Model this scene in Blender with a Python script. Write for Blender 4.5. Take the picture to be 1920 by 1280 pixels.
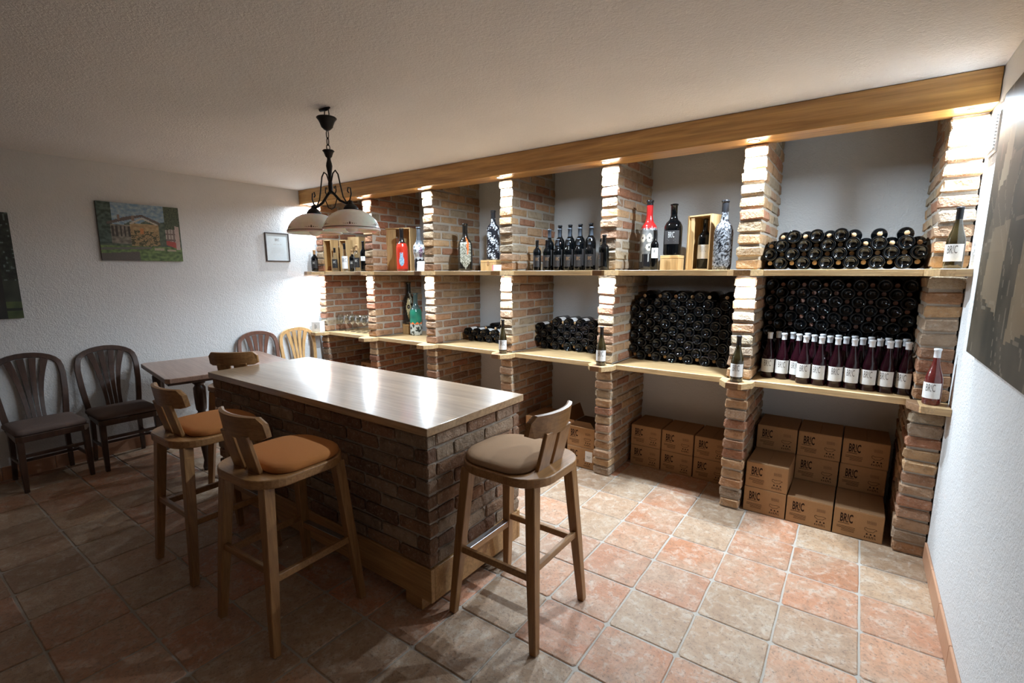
import bpy, bmesh, math, random
from mathutils import Vector, Matrix, noise
random.seed(7)
for o in list(bpy.data.objects): bpy.data.objects.remove(o)
sc = bpy.context.scene
COL = sc.collection
PI = math.pi
# ---------------------------------------------------------------- camera
F = 907.158
R_ = [[math.cos(math.radians(-36.0267)), -math.sin(math.radians(-36.0267)), 0]]
def cam_setup():
    y, p, r = math.radians(-36.0267), math.radians(9.3595), math.radians(-0.1007)
    f = Vector((math.sin(y)*math.cos(p), math.cos(y)*math.cos(p), -math.sin(p)))
    rt = Vector((math.cos(y), -math.sin(y), 0)); up = rt.cross(f)
    c, s = math.cos(r), math.sin(r)
    X = c*rt + s*up; Y = -s*rt + c*up
    m = Matrix(((X.x, Y.x, -f.x, 5.4672), (X.y, Y.y, -f.y, -3.6204), (X.z, Y.z, -f.z, 1.6965), (0, 0, 0, 1)))
    cd = bpy.data.cameras.new('camera'); co = bpy.data.objects.new('camera', cd); COL.objects.link(co)
    cd.sensor_width = 36; cd.lens = 36*F/1920; cd.clip_start = .05
    cd.shift_x = 13.236/1920; cd.shift_y = 20.2244/1920
    co.matrix_world = m; sc.camera = co
    return X, Y, f, Vector((5.4672, -3.6204, 1.6965))
CX, CY, CF, CP = cam_setup()
def in_view(p, mar=80):
    d = Vector(p)-CP; w = d.dot(CF)
    if w < .1: return None
    u = 946.76+F*d.dot(CX)/w; v = 660.22-F*d.dot(CY)/w
    return w if (-mar < u < 1920+mar and -mar < v < 1280+mar) else None
# ---------------------------------------------------------------- world, lights, exposure
w = bpy.data.worlds.new('world'); sc.world = w; w.use_nodes = True
w.node_tree.nodes['Background'].inputs[0].default_value = (.6, .65, .75, 1)
w.node_tree.nodes['Background'].inputs[1].default_value = .006
sc.view_settings.view_transform = 'Standard'; sc.view_settings.look = 'None'
sc.view_settings.gamma = 1; sc.view_settings.use_curve_mapping = False
sc.view_settings.exposure = 1.08
LED_COL = (.73, .87, 1.0)
LED_LOW = 7.5
LEDS_BEAM = [6, 8, 8, 10, 13.5, 17.5, 20]
def lamp(name, typ, loc, energy, color, **k):
    l = bpy.data.lights.new(name, typ); l.energy = energy; l.color = color
    for a, b in k.items(): setattr(l, a, b)
    o = bpy.data.objects.new(name, l); o.location = loc; COL.objects.link(o); return o
# ---------------------------------------------------------------- measurements (metres)
XL, XR, YB, YF, ZC = -.13, 5.935, .755, -5.6, 2.677
PX = [-.09, .8523, 1.8008, 2.7756, 3.7653, 4.7728, 5.7755]
PW = [.135, .14, .14, .14, .14, .14, .1595]
ZL, ZU, ST = .961, 1.712, .04         # shelf tops, board thickness
ZB = 2.511
# ---------------------------------------------------------------- material helpers
def new_mat(name):
    m = bpy.data.materials.new(name); m.use_nodes = True
    nt = m.node_tree; b = nt.nodes['Principled BSDF']
    return m, nt, b
def N(nt, t, **k):
    n = nt.nodes.new(t)
    for a, v in k.items():
        if a.startswith('i_'): n.inputs[a[2:].replace('_', ' ')].default_value = v
        else: setattr(n, a, v)
    return n
def ramp(nt, src, stops):
    r = nt.nodes.new('ShaderNodeValToRGB'); nt.links.new(src, r.inputs[0])
    e = r.color_ramp.elements
    e[0].position, e[0].color = stops[0][0], (*stops[0][1], 1)
    e[1].position, e[1].color = stops[-1][0], (*stops[-1][1], 1)
    for p, c in stops[1:-1]:
        x = e.new(p); x.color = (*c, 1)
    return r.outputs[0]
def coords(nt, kind='Object', scale=(1, 1, 1), rot=(0, 0, 0), rnd=False):
    tc = nt.nodes.new('ShaderNodeTexCoord'); mp = nt.nodes.new('ShaderNodeMapping')
    mp.inputs['Scale'].default_value = scale; mp.inputs['Rotation'].default_value = rot
    nt.links.new(tc.outputs[kind], mp.inputs[0])
    if rnd:
        oi = nt.nodes.new('ShaderNodeObjectInfo'); mu = nt.nodes.new('ShaderNodeMath'); mu.operation = 'MULTIPLY'
        mu.inputs[1].default_value = 37.0; nt.links.new(oi.outputs['Random'], mu.inputs[0])
        cb = nt.nodes.new('ShaderNodeCombineXYZ')
        for i in range(3): nt.links.new(mu.outputs[0], cb.inputs[i])
        nt.links.new(cb.outputs[0], mp.inputs['Location'])
    return mp.outputs[0]
def noise_tex(nt, vec, scale, detail=4, rough=.55, dist=0):
    n = nt.nodes.new('ShaderNodeTexNoise'); n.inputs['Scale'].default_value = scale
    n.inputs['Detail'].default_value = detail; n.inputs['Roughness'].default_value = rough
    n.inputs['Distortion'].default_value = dist
    nt.links.new(vec, n.inputs['Vector']); return n.outputs['Fac']
def bump(nt, b, h, strength=.5, dist=.01, prev=None):
    n = nt.nodes.new('ShaderNodeBump'); n.inputs['Strength'].default_value = strength
    n.inputs['Distance'].default_value = dist; nt.links.new(h, n.inputs['Height'])
    if prev: nt.links.new(prev, n.inputs['Normal'])
    nt.links.new(n.outputs[0], b.inputs['Normal']); return n.outputs[0]
def mix(nt, fac, a, c, blend='MIX'):
    n = nt.nodes.new('ShaderNodeMix'); n.data_type = 'RGBA'; n.blend_type = blend
    if isinstance(fac, float): n.inputs[0].default_value = fac
    else: nt.links.new(fac, n.inputs[0])
    for i, s in ((6, a), (7, c)):
        if isinstance(s, tuple): n.inputs[i].default_value = (*s, 1)
        else: nt.links.new(s, n.inputs[i])
    return n.outputs[2]
def plain(name, col, rough=.6, metal=0, spec=.5, **k):
    m, nt, b = new_mat(name); b.inputs['Base Color'].default_value = (*col, 1)
    b.inputs['Roughness'].default_value = rough; b.inputs['Metallic'].default_value = metal
    b.inputs['Specular IOR Level'].default_value = spec
    for a, v in k.items(): b.inputs[a.replace('_', ' ')].default_value = v
    # a little fine grain so that nothing is perfectly uniform
    f = noise_tex(nt, coords(nt, scale=(1, 1, 1)), 60, 3)
    nt.links.new(mix(nt, f, tuple(c*.9 for c in col), tuple(min(1, c*1.08) for c in col)), b.inputs['Base Color'])
    return m
def wood(name, c1, c2, axis=0, rough=.4, scale=1.0, coat=0.0, plank=None, rings=1.0):
    m, nt, b = new_mat(name)
    s = [14*scale]*3; s[axis] = 1.1*scale
    v = coords(nt, scale=tuple(s), rnd=True)
    a = noise_tex(nt, v, 1.0, 6, .6, 1.2*rings)
    s2 = [90*scale]*3; s2[axis] = 4*scale
    f = noise_tex(nt, coords(nt, scale=tuple(s2), rnd=True), 1.0, 3, .6)
    mid = tuple((x+y)/2 for x, y in zip(c1, c2))
    ca = ramp(nt, a, [(.3, c1), (.5, mid), (.7, c2)])
    cf = ramp(nt, f, [(.35, (.72, .7, .68)), (.6, (1, 1, 1))])
    out = mix(nt, 1.0, ca, cf, 'MULTIPLY')
    if plank:
        ax, wd = plank
        tc = nt.nodes.new('ShaderNodeTexCoord'); sp = nt.nodes.new('ShaderNodeSeparateXYZ'); nt.links.new(tc.outputs['Object'], sp.inputs[0])
        d = nt.nodes.new('ShaderNodeMath'); d.operation = 'DIVIDE'; d.inputs[1].default_value = wd; nt.links.new(sp.outputs[ax], d.inputs[0])
        fl = nt.nodes.new('ShaderNodeMath'); fl.operation = 'FLOOR'; nt.links.new(d.outputs[0], fl.inputs[0])
        wn = nt.nodes.new('ShaderNodeTexWhiteNoise'); wn.noise_dimensions = '1D'; nt.links.new(fl.outputs[0], wn.inputs['W'])
        out = mix(nt, 1.0, out, ramp(nt, wn.outputs[0], [(0, (.84, .82, .8)), (1, (1.08, 1.06, 1.04))]), 'MULTIPLY')
    nt.links.new(out, b.inputs['Base Color'])
    b.inputs['Roughness'].default_value = rough; b.inputs['Coat Weight'].default_value = coat; b.inputs['Coat Roughness'].default_value = .13
    bump(nt, b, f, .12, .003)
    return m
def plaster(name, col, size=95, strength=.55, stretch=(1, 1, 1)):
    m, nt, b = new_mat(name)
    v = coords(nt, 'Object', stretch)
    big = noise_tex(nt, v, 1.3, 3)
    nt.links.new(ramp(nt, big, [(.3, tuple(c*.93 for c in col)), (.7, col)]), b.inputs['Base Color'])
    b.inputs['Roughness'].default_value = .85; b.inputs['Specular IOR Level'].default_value = .2
    h1 = noise_tex(nt, v, size, 3, .6, .6); h2 = noise_tex(nt, v, size*.32, 2, .5, .8)
    n1 = bump(nt, b, h2, strength*.6, .012); bump(nt, b, h1, strength, .011, n1)
    return m
def brick_mat(name):
    m, nt, b = new_mat(name)
    oi = nt.nodes.new('ShaderNodeObjectInfo')
    v = coords(nt, 'Object', (1, 1, 1), rnd=True)
    a = noise_tex(nt, v, 16, 5, .65); d = noise_tex(nt, v, 55, 4, .7)
    base = mix(nt, 1.0, oi.outputs['Color'], ramp(nt, a, [(.28, (.66, .62, .58)), (.5, (1, 1, 1)), (.74, (1.15, 1.16, 1.16))]), 'MULTIPLY')
    out = mix(nt, ramp(nt, d, [(.55, (0, 0, 0)), (.75, (.6, .6, .6))]), base, (.50, .44, .37))
    nt.links.new(out, b.inputs['Base Color']); b.inputs['Roughness'].default_value = .9
    b.inputs['Specular IOR Level'].default_value = .2
    n1 = bump(nt, b, a, 1.0, .018); bump(nt, b, d, .9, .008, n1)
    return m
def tile_mat(name):
    m, nt, b = new_mat(name)
    oi = nt.nodes.new('ShaderNodeObjectInfo')
    v = coords(nt, 'Object', (1, 1, 1), rnd=True)
    a = noise_tex(nt, v, 3.0, 6, .65, .5); c = noise_tex(nt, v, 17, 9, .78, .5); d = noise_tex(nt, v, 75, 5, .75)
    base = mix(nt, ramp(nt, a, [(.40, (0, 0, 0)), (.64, (.65, .65, .65))]), oi.outputs['Color'], (.40, .30, .21))
    base = mix(nt, ramp(nt, c, [(.50, (0, 0, 0)), (.62, (.62, .62, .62))]), base, (.50, .43, .35))
    base = mix(nt, ramp(nt, c, [(.36, (.6, .6, .6)), (.47, (0, 0, 0))]), base, (.24, .15, .10))
    base = mix(nt, ramp(nt, d, [(.36, (.7, .7, .7)), (.46, (0, 0, 0))]), base, (.15, .09, .06))
    nt.links.new(base, b.inputs['Base Color'])
    nt.links.new(ramp(nt, c, [(.3, (.30, .30, .30)), (.7, (.52, .52, .52))]), b.inputs['Roughness'])
    b.inputs['Specular IOR Level'].default_value = .45
    n1 = bump(nt, b, a, .5, .012); n2 = bump(nt, b, c, .6, .008, n1); bump(nt, b, d, .5, .003, n2)
    return m
def fabric(name, col, s=900):
    m, nt, b = new_mat(name)
    v = coords(nt); a = noise_tex(nt, v, s, 2); c = noise_tex(nt, v, 6, 3)
    nt.links.new(mix(nt, a, tuple(x*.75 for x in col), tuple(x*1.2 for x in col)), b.inputs['Base Color'])
    b.inputs['Roughness'].default_value = .95; b.inputs['Specular IOR Level'].default_value = .15
    bump(nt, b, a, .3, .002); return m
def attr_mat(name, rough=.4, coat=0.0, spec=.5):
    m, nt, b = new_mat(name)
    a = nt.nodes.new('ShaderNodeVertexColor'); a.layer_name = 'paint'
    nt.links.new(a.outputs[0], b.inputs['Base Color']); b.inputs['Roughness'].default_value = rough
    b.inputs['Coat Weight'].default_value = coat; b.inputs['Coat Roughness'].default_value = .08; b.inputs['Specular IOR Level'].default_value = spec
    return m
M = {}
M['wall'] = plaster('white_textured_plaster', (.68, .685, .68), 90, .5)
M['ceil'] = plaster('white_stippled_ceiling', (.84, .815, .785), 80, .5)
M['brick'] = brick_mat('reclaimed_brick')
M['mortar'] = plaster('lime_mortar', (.46, .40, .33), 160, .5)
M['mortar_dark'] = plaster('grey_mortar', (.42, .36, .30), 160, .5)
M['tile'] = tile_mat('terracotta_tile')
M['grout'] = plaster('cement_grout', (.42, .38, .33), 200, .4)
M['skirt'] = plain('terracotta_skirting', (.45, .24, .14), .5)
M['oakx'] = wood('oak_board', (.52, .33, .15), (.66, .46, .24), 0, .38, 1, .15)
M['oaky'] = wood('oak_block', (.50, .31, .14), (.68, .48, .26), 1, .4, 1, .1)
M['oakd'] = wood('oak_dark_block', (.25, .14, .075), (.34, .2, .11), 0, .45)
M['beam'] = wood('varnished_beam', (.36, .165, .04), (.66, .37, .115), 0, .32, .55, .3, rings=2.2)
M['top'] = wood('counter_oak', (.38, .25, .14), (.54, .385, .235), 0, .38, .8, .8, plank=(1, .13))
M['edge'] = wood('counter_edge', (.36, .21, .10), (.46, .29, .15), 0, .4, 1)
M['plinth'] = wood('plinth_oak', (.38, .20, .07), (.50, .29, .12), 0, .4, 1)
M['stool'] = wood('stool_oak', (.27, .125, .04), (.38, .20, .075), 2, .38, 1, .2)
M['stoolh'] = wood('stool_oak_flat', (.27, .125, .04), (.38, .20, .075), 0, .38, 1, .2)
M['crate'] = wood('crate_pine', (.50, .30, .12), (.63, .42, .2), 2, .5, 1)
M['crateh'] = wood('crate_lid_pine', (.55, .33, .13), (.68, .46, .22), 0, .5, 1)
M['walnut'] = wood('dark_walnut', (.035, .016, .010), (.075, .034, .02), 2, .32, 1, .3)
M['mahog'] = wood('red_brown_chair_wood', (.12, .05, .032), (.2, .09, .058), 2, .35, 1, .2)
M['lightch'] = wood('honey_oak_chair', (.5, .27, .1), (.62, .38, .16), 2, .38, 1, .2)
M['tabletop'] = wood('table_top_wood', (.30, .175, .125), (.42, .27, .2), 0, .35, .8, .4, plank=(1, .12))
M['tan'] = fabric('tan_fabric', (.40, .155, .045)); M['taupe'] = fabric('taupe_fabric', (.33, .21, .125)); M['grey'] = fabric('grey_brown_fabric', (.14, .10, .085))
M['iron'] = plain('black_wrought_iron', (.022, .02, .019), .5, .6)
M['steel'] = plain('brushed_steel', (.6, .62, .65), .3, 1)
M['opal'] = plain('opal_white_glass', (.94, .90, .83), .25, 0, .5, Subsurface_Weight=.6, Subsurface_Scale=.05, Coat_Weight=.3)
M['brown'] = plain('brown_glaze', (.12, .06, .03), .4)
M['card'] = plain('kraft_cardboard', (.37, .20, .09), .85, 0, .2)
M['cardtop'] = plain('kraft_cardboard_flap', (.30, .17, .085), .85, 0, .2)
M['cardshade'] = plain('painted_carton_shade', (.10, .06, .035), .9, 0, .1)  # dark tone painted in for the shaded hollow of the open carton
M['ink'] = plain('dark_brown_ink', (.035, .018, .012), .8, 0, .1)
M['inkl'] = plain('faint_brown_ink', (.17, .09, .05), .8, 0, .1)
M['grayink'] = plain('grey_ink', (.16, .14, .13), .7)
M['palegray'] = plain('pale_grey_ink', (.5, .5, .49), .7)
M['bronze'] = plain('bronze_ink', (.5, .3, .16), .4, .5)
M['glass'] = plain('dark_bottle_glass', (.0015, .002, .0025), .05, 0, .35)
M['glassg'] = plain('green_brown_glass', (.035, .025, .008), .05, 0, .6, Transmission_Weight=.35, Coat_Weight=.5)
M['rose'] = plain('dark_rose_glass', (.018, .003, .006), .06, 0, .5)
M['roser'] = plain('clear_rose_glass', (.22, .035, .03), .05, 0, .6, Transmission_Weight=.55, Coat_Weight=.5)
M['capb'] = plain('black_capsule', (.008, .008, .010), .4, 0, .3)
M['capg'] = plain('matt_grey_blue_capsule', (.05, .06, .075), .5)
M['capw'] = plain('white_screw_cap', (.75, .76, .78), .4)
M['cork'] = plain('cork', (.50, .30, .14), .85); M['corkp'] = plain('pink_brown_cork', (.38, .20, .15), .85)
M['label'] = plain('white_paper_label', (.80, .79, .77), .7, 0, .2); M['labelb'] = plain('dark_label', (.022, .018, .017), .6)
M['paper'] = plain('cream_paper', (.74, .72, .66), .8); M['redp'] = plain('dusty_red_paper', (.42, .12, .12), .8)
M['frame'] = plain('dark_picture_frame', (.04, .025, .02), .4)
M['picglass'] = plain('pale_certificate_sheet', (.62, .67, .68), .25)
M['white'] = plain('white_plastic', (.8, .8, .8), .4)
M['paintg'] = attr_mat('painted_gloss', .18, .5); M['canvas'] = attr_mat('painted_canvas', .6)
M['canvassheen'] = attr_mat('varnished_canvas', .5, 0, .3)
def clear_glass():
    m, nt, b = new_mat('clear_glass'); nt.nodes.remove(b)
    out = nt.nodes['Material Output']
    tr = nt.nodes.new('ShaderNodeBsdfTransparent'); tr.inputs[0].default_value = (.93, .95, .95, 1)
    gl = nt.nodes.new('ShaderNodeBsdfGlossy'); gl.inputs['Roughness'].default_value = .03
    lw = nt.nodes.new('ShaderNodeLayerWeight'); lw.inputs[0].default_value = .35
    r = ramp(nt, lw.outputs['Facing'], [(0, (.04, .04, .04)), (1, (.75, .75, .75))])
    mx = nt.nodes.new('ShaderNodeMixShader'); nt.links.new(r, mx.inputs[0]); nt.links.new(tr.outputs[0], mx.inputs[1]); nt.links.new(gl.outputs[0], mx.inputs[2])
    nt.links.new(mx.outputs[0], out.inputs[0]); return m
M['clear'] = clear_glass()
def emit(name, col, s):
    m, nt, b = new_mat(name); b.inputs['Emission Color'].default_value = (*col, 1); b.inputs['Emission Strength'].default_value = s
    b.inputs['Base Color'].default_value = (.8, .8, .8, 1); return m
M['led'] = emit('led_lens', LED_COL, 60)
# ---------------------------------------------------------------- object helpers
def mesh_obj(name, me, mat=None, parent=None, loc=None, rot=None, scale=None, color=None):
    o = bpy.data.objects.new(name, me); COL.objects.link(o)
    if mat is not None and not me.materials: me.materials.append(M[mat] if isinstance(mat, str) else mat)
    if parent: o.parent = parent
    if loc is not None: o.location = loc
    if rot is not None: o.rotation_euler = rot
    if scale is not None: o.scale = scale
    if color is not None: o.color = (*color, 1)
    return o
def from_bm(bm, name='m', smooth=False):
    me = bpy.data.meshes.new(name); bmesh.ops.recalc_face_normals(bm, faces=bm.faces)
    bm.to_mesh(me); bm.free()
    if smooth:
        for p in me.polygons: p.use_smooth = True
    return me
def tag(o, label, cat, group=None, kind=None):
    if label: o['label'] = label
    if cat: o['category'] = cat
    if group: o['group'] = group
    if kind: o['kind'] = kind
    return o
def thing(name, label, cat, loc=(0, 0, 0), rz=0, group=None):
    o = bpy.data.objects.new(name, None); COL.objects.link(o); o.empty_display_size = .05
    o.location = loc; o.rotation_euler = (0, 0, rz); return tag(o, label, cat, group)
def copy_tree(o, parent=None):
    c = o.copy(); COL.objects.link(c)
    if parent: c.parent = parent
    for ch in o.children: copy_tree(ch, c)
    return c
def box_me(x0, x1, y0, y1, z0, z1, bev=0.0, seg=1):
    bm = bmesh.new(); bmesh.ops.create_cube(bm, size=1)
    for v in bm.verts:
        v.co = Vector((x0+(v.co.x+.5)*(x1-x0), y0+(v.co.y+.5)*(y1-y0), z0+(v.co.z+.5)*(z1-z0)))
    if bev: bmesh.ops.bevel(bm, geom=bm.edges[:], offset=bev, segments=seg, affect='EDGES', profile=.6)
    return from_bm(bm, 'box')
def add_box(bm, x0, x1, y0, y1, z0, z1):
    r = bmesh.ops.create_cube(bm, size=1)
    for v in r['verts']:
        v.co = Vector((x0+(v.co.x+.5)*(x1-x0), y0+(v.co.y+.5)*(y1-y0), z0+(v.co.z+.5)*(z1-z0)))
    return r['verts']
def prism_me(pts, z0, z1, bev=0.0, seg=2, smooth=False):
    bm = bmesh.new()
    vs = [bm.verts.new((x, y, z0)) for x, y in pts]; f = bm.faces.new(vs)
    r = bmesh.ops.extrude_face_region(bm, geom=[f])
    bmesh.ops.translate(bm, verts=[g for g in r['geom'] if isinstance(g, bmesh.types.BMVert)], vec=(0, 0, z1-z0))
    if bev:
        es = [e for e in bm.edges if abs(e.verts[0].co.z-e.verts[1].co.z) < 1e-6]
        bmesh.ops.bevel(bm, geom=es, offset=bev, segments=seg, affect='EDGES', profile=.5)
    return from_bm(bm, 'prism', smooth)
def lathe_me(prof, seg=24, smooth=True, z=None):
    bm = bmesh.new(); rings = []
    for r, h in prof:
        if r < 1e-5: rings.append([bm.verts.new((0, 0, h))])
        else: rings.append([bm.verts.new((r*math.cos(2*PI*k/seg), r*math.sin(2*PI*k/seg), h)) for k in range(seg)])
    for a, b in zip(rings, rings[1:]):
        for k in range(seg):
            j = (k+1) % seg
            if len(a) == 1 and len(b) == 1: continue
            if len(a) == 1: bm.faces.new((a[0], b[k], b[j]))
            elif len(b) == 1: bm.faces.new((a[k], a[j], b[0]))
            else: bm.faces.new((a[k], a[j], b[j], b[k]))
    return from_bm(bm, 'lathe', smooth)
def tube_me(paths, seg=8, flat=None):
    """paths: list of (points, radius or list of radii)"""
    bm = bmesh.new()
    for pts, rad in paths:
        pts = [Vector(p) for p in pts]; n = len(pts); prev = None
        ref = Vector((0, 0, 1))
        for i, p in enumerate(pts):
            t = (pts[min(i+1, n-1)]-pts[max(i-1, 0)]).normalized()
            if abs(t.dot(ref)) > .95: ref = Vector((1, 0, 0)) if abs(t.x) < .9 else Vector((0, 1, 0))
            a = (ref-t*ref.dot(t)).normalized(); ref = a; b = t.cross(a)
            r = rad[i] if isinstance(rad, (list, tuple)) else rad
            ring = [bm.verts.new(p+a*r*math.cos(2*PI*k/seg)+b*r*math.sin(2*PI*k/seg)) for k in range(seg)]
            if prev:
                for k in range(seg): bm.faces.new((prev[k], prev[(k+1) % seg], ring[(k+1) % seg], ring[k]))
            else: bm.faces.new(ring[::-1])
            prev = ring
        bm.faces.new(prev)
    return from_bm(bm, 'tube', True)
def bar_me(pts, w, d, side=(1, 0, 0)):
    """rectangular bar along points; w along 'side', d across; lists allowed"""
    bm = bmesh.new(); prev = None; n = len(pts); pts = [Vector(p) for p in pts]
    for i, p in enumerate(pts):
        t = (pts[min(i+1, n-1)]-pts[max(i-1, 0)]).normalized(); s = Vector(side); s = (s-t*s.dot(t)).normalized(); q = t.cross(s)
        W = w[i] if isinstance(w, (list, tuple)) else w; D = d[i] if isinstance(d, (list, tuple)) else d
        ring = [bm.verts.new(p+s*a*W/2+q*b*D/2) for a, b in ((-1, -1), (1, -1), (1, 1), (-1, 1))]
        if prev:
            for k in range(4): bm.faces.new((prev[k], prev[(k+1) % 4], ring[(k+1) % 4], ring[k]))
        else: bm.faces.new(ring[::-1])
        prev = ring
    bm.faces.new(prev)
    bmesh.ops.bevel(bm, geom=bm.edges[:], offset=.003, segments=1, affect='EDGES') if n < 4 else None
    return from_bm(bm, 'bar')
def rrect(w, d, r, n=5, cx=0, cy=0):
    pts = []
    for sx, sy, a0 in ((1, 1, 0), (-1, 1, 90), (-1, -1, 180), (1, -1, 270)):
        rr = r if not isinstance(r, (list, tuple)) else r[0 if sy > 0 else 1]
        for k in range(n+1):
            a = math.radians(a0+90*k/n); pts.append((cx+sx*(w/2-rr)+rr*math.cos(a), cy+sy*(d/2-rr)+rr*math.sin(a)))
    return pts
_tx = {}
def text_me(s, size, xs=1.0, mat='ink', depth=.0004, cyl=None, bold=0.0):
    key = (s, size, xs, mat, cyl, bold)
    if key in _tx: return _tx[key]
    cu = bpy.data.curves.new('t', 'FONT'); cu.body = s; cu.size = size; cu.align_x = 'CENTER'; cu.align_y = 'CENTER'
    cu.offset = bold; cu.resolution_u = 2
    o = bpy.data.objects.new('t', cu); me = bpy.data.meshes.new_from_object(o)
    bpy.data.objects.remove(o)
    for v in me.vertices:
        x, y = v.co.x*xs, v.co.y
        if cyl: a = x/cyl; v.co = (cyl*math.sin(a), -cyl*math.cos(a), y)
        else: v.co = (x, -depth, y)
    me.materials.clear(); me.materials.append(M[mat]); _tx[key] = me
    return me
def rects_me(rs, y=-.0004, mat='ink', cyl=None):
    bm = bmesh.new()
    for x0, x1, z0, z1 in rs:
        P = [(x0, z0), (x1, z0), (x1, z1), (x0, z1)]
        if cyl: vs = [bm.verts.new((cyl*math.sin(x/cyl), -cyl*math.cos(x/cyl), z)) for x, z in P]
        else: vs = [bm.verts.new((x, y, z)) for x, z in P]
        bm.faces.new(vs)
    me = bpy.data.meshes.new('r'); bm.to_mesh(me); bm.free(); me.materials.append(M[mat]); return me
ORD = ['first', 'second', 'third', 'fourth', 'fifth', 'sixth', 'seventh', 'eighth', 'ninth', 'tenth', 'eleventh', 'twelfth', 'thirteenth']
def struct(name, me, mat): return tag(mesh_obj(name, me, mat), None, None, kind='structure')
# ---------------------------------------------------------------- room shell
floor = struct('floor', box_me(XL-.1, XR+.1, YF-.1, YB+.1, -.12, -.005), 'grout')
struct('ceiling', box_me(XL-.1, XR+.1, YF-.1, YB+.1, ZC, ZC+.1), 'ceil')
struct('wall_left', box_me(XL-.1, XL, YF-.1, YB+.1, -.1, ZC+.05), 'wall')
struct('wall_right', box_me(XR, XR+.1, YF-.1, YB+.1, -.1, ZC+.05), 'wall')
struct('wall_back', box_me(XL-.1, XR+.1, YB, YB+.1, -.1, ZC+.05), 'wall')
struct('wall_front', box_me(XL-.1, XR+.1, YF-.1, YF, -.1, ZC+.05), 'oakd')  # unseen wall behind the camera, its dark wood chosen to cut bounced light
for side, x0, x1 in (('left', XL, XL+.012), ('right', XR-.012, XR)):
    o = bpy.data.objects.new('baseboard_'+side, None); COL.objects.link(o); o['kind'] = 'structure'
    y = -.012; k = 0
    me = box_me(x0, x1, -.165, .165, 0, .115, .003)
    while y > YF+.4:
        mesh_obj('tile', me, 'skirt', o, (0, y-.165, 0)); y -= .3326; k += 1
# tiles
TS, TX, TY = .3326, 4.2895, .0512
def tile_shape(seed, w=.3236):
    rr = random.Random(seed); n = 5; pts = []
    h = w/2
    cs = [(-h, -h), (h, -h), (h, h), (-h, h)]
    for i in range(4):
        a, b = cs[i], cs[(i+1) % 4]
        for t in (.035, .33, .66, .965):
            j = .0022 if .1 < t < .9 else .0015
            px, py = a[0]+(b[0]-a[0])*t, a[1]+(b[1]-a[1])*t
            pts.append((px+rr.uniform(-j, j), py+rr.uniform(-j, j)))
    bm = bmesh.new(); n = len(pts)
    lo = [bm.verts.new((x, y, -.012)) for x, y in pts]
    mid = [bm.verts.new((x, y, -.0035)) for x, y in pts]
    hi = [bm.verts.new((x*.975, y*.975, 0)) for x, y in pts]
    for a, b in ((lo, mid), (mid, hi)):
        for k in range(n): bm.faces.new((a[k], a[(k+1) % n], b[(k+1) % n], b[k]))
    f = bm.faces.new(hi)
    me = from_bm(bm, 'tile'); me.materials.append(M['tile']); return me
TM = [tile_shape(i) for i in range(8)]
TP = [(0.466, 0.196, 0.101), (0.403, 0.176, 0.088), (0.36, 0.216, 0.128), (0.35, 0.225, 0.136), (0.403, 0.255, 0.15), (0.477, 0.235, 0.128), (0.339, 0.216, 0.132), (0.424, 0.196, 0.106)]
cands = []
for i in range(-14, 5):
    for j in range(-2, 17):
        x0, x1 = max(XL, TX+i*TS), min(XR, TX+(i+1)*TS); y1, y0 = min(YB, TY-(j-1)*TS), max(YF, TY-j*TS)
        if x1-x0 < .03 or y1-y0 < .03: continue
        cx, cy = (x0+x1)/2, (y0+y1)/2
        w_ = in_view((cx, cy, 0))
        cands.append((w_ if w_ else 99+random.random(), cx, cy, (x1-x0)/TS, (y1-y0)/TS))
cands.sort()
rest = bmesh.new()
for k, (w_, cx, cy, sx, sy) in enumerate(cands):
    me = TM[random.randrange(8)]; rz = random.randrange(4)*PI/2 if sx > .99 and sy > .99 else 0
    z = random.uniform(-.0012, .0008)
    if w_ < 90 and k < 296:
        c = random.choice(TP); g = random.uniform(.88, 1.12)
        mesh_obj('tile', me, None, floor, (cx, cy, z), (random.uniform(-.003, .003), random.uniform(-.003, .003), rz), (sx, sy, 1), tuple(v*g for v in c))
    else:
        add_box(rest, cx-sx*.161, cx+sx*.161, cy-sy*.161, cy+sy*.161, -.012, z)
o = mesh_obj('tile_field', from_bm(rest), 'tile', floor, color=(.42, .26, .17)); o['kind'] = 'stuff'
# ---------------------------------------------------------------- bricks
def brick_shape(seed, rough=.0055):
    rr = random.Random(seed); bm = bmesh.new(); bmesh.ops.create_cube(bm, size=1)
    bmesh.ops.scale(bm, vec=(.25, .14, .064), verts=bm.verts)
    bmesh.ops.bevel(bm, geom=bm.edges[:], offset=.010, segments=1, affect='EDGES')
    for v in bm.verts:
        v.co += Vector((rr.uniform(-1, 1), rr.uniform(-1, 1), rr.uniform(-1, 1)))*rough*.9
    me = from_bm(bm, 'brick'); me.materials.append(M['brick']); return me
BM = [brick_shape(100+i) for i in range(14)]
BP = [(0.404, 0.226, 0.123), (0.439, 0.27, 0.15), (0.361, 0.174, 0.101), (0.439, 0.313, 0.194), (0.37, 0.287, 0.194), (0.31, 0.174, 0.106), (0.473, 0.296, 0.158), (0.387, 0.244, 0.15), (0.344, 0.252, 0.176)]
BRED = [(0.361, 0.15, 0.083), (0.399, 0.19, 0.098), (0.323, 0.14, 0.078), (0.38, 0.22, 0.127), (0.285, 0.13, 0.078)]
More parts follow.
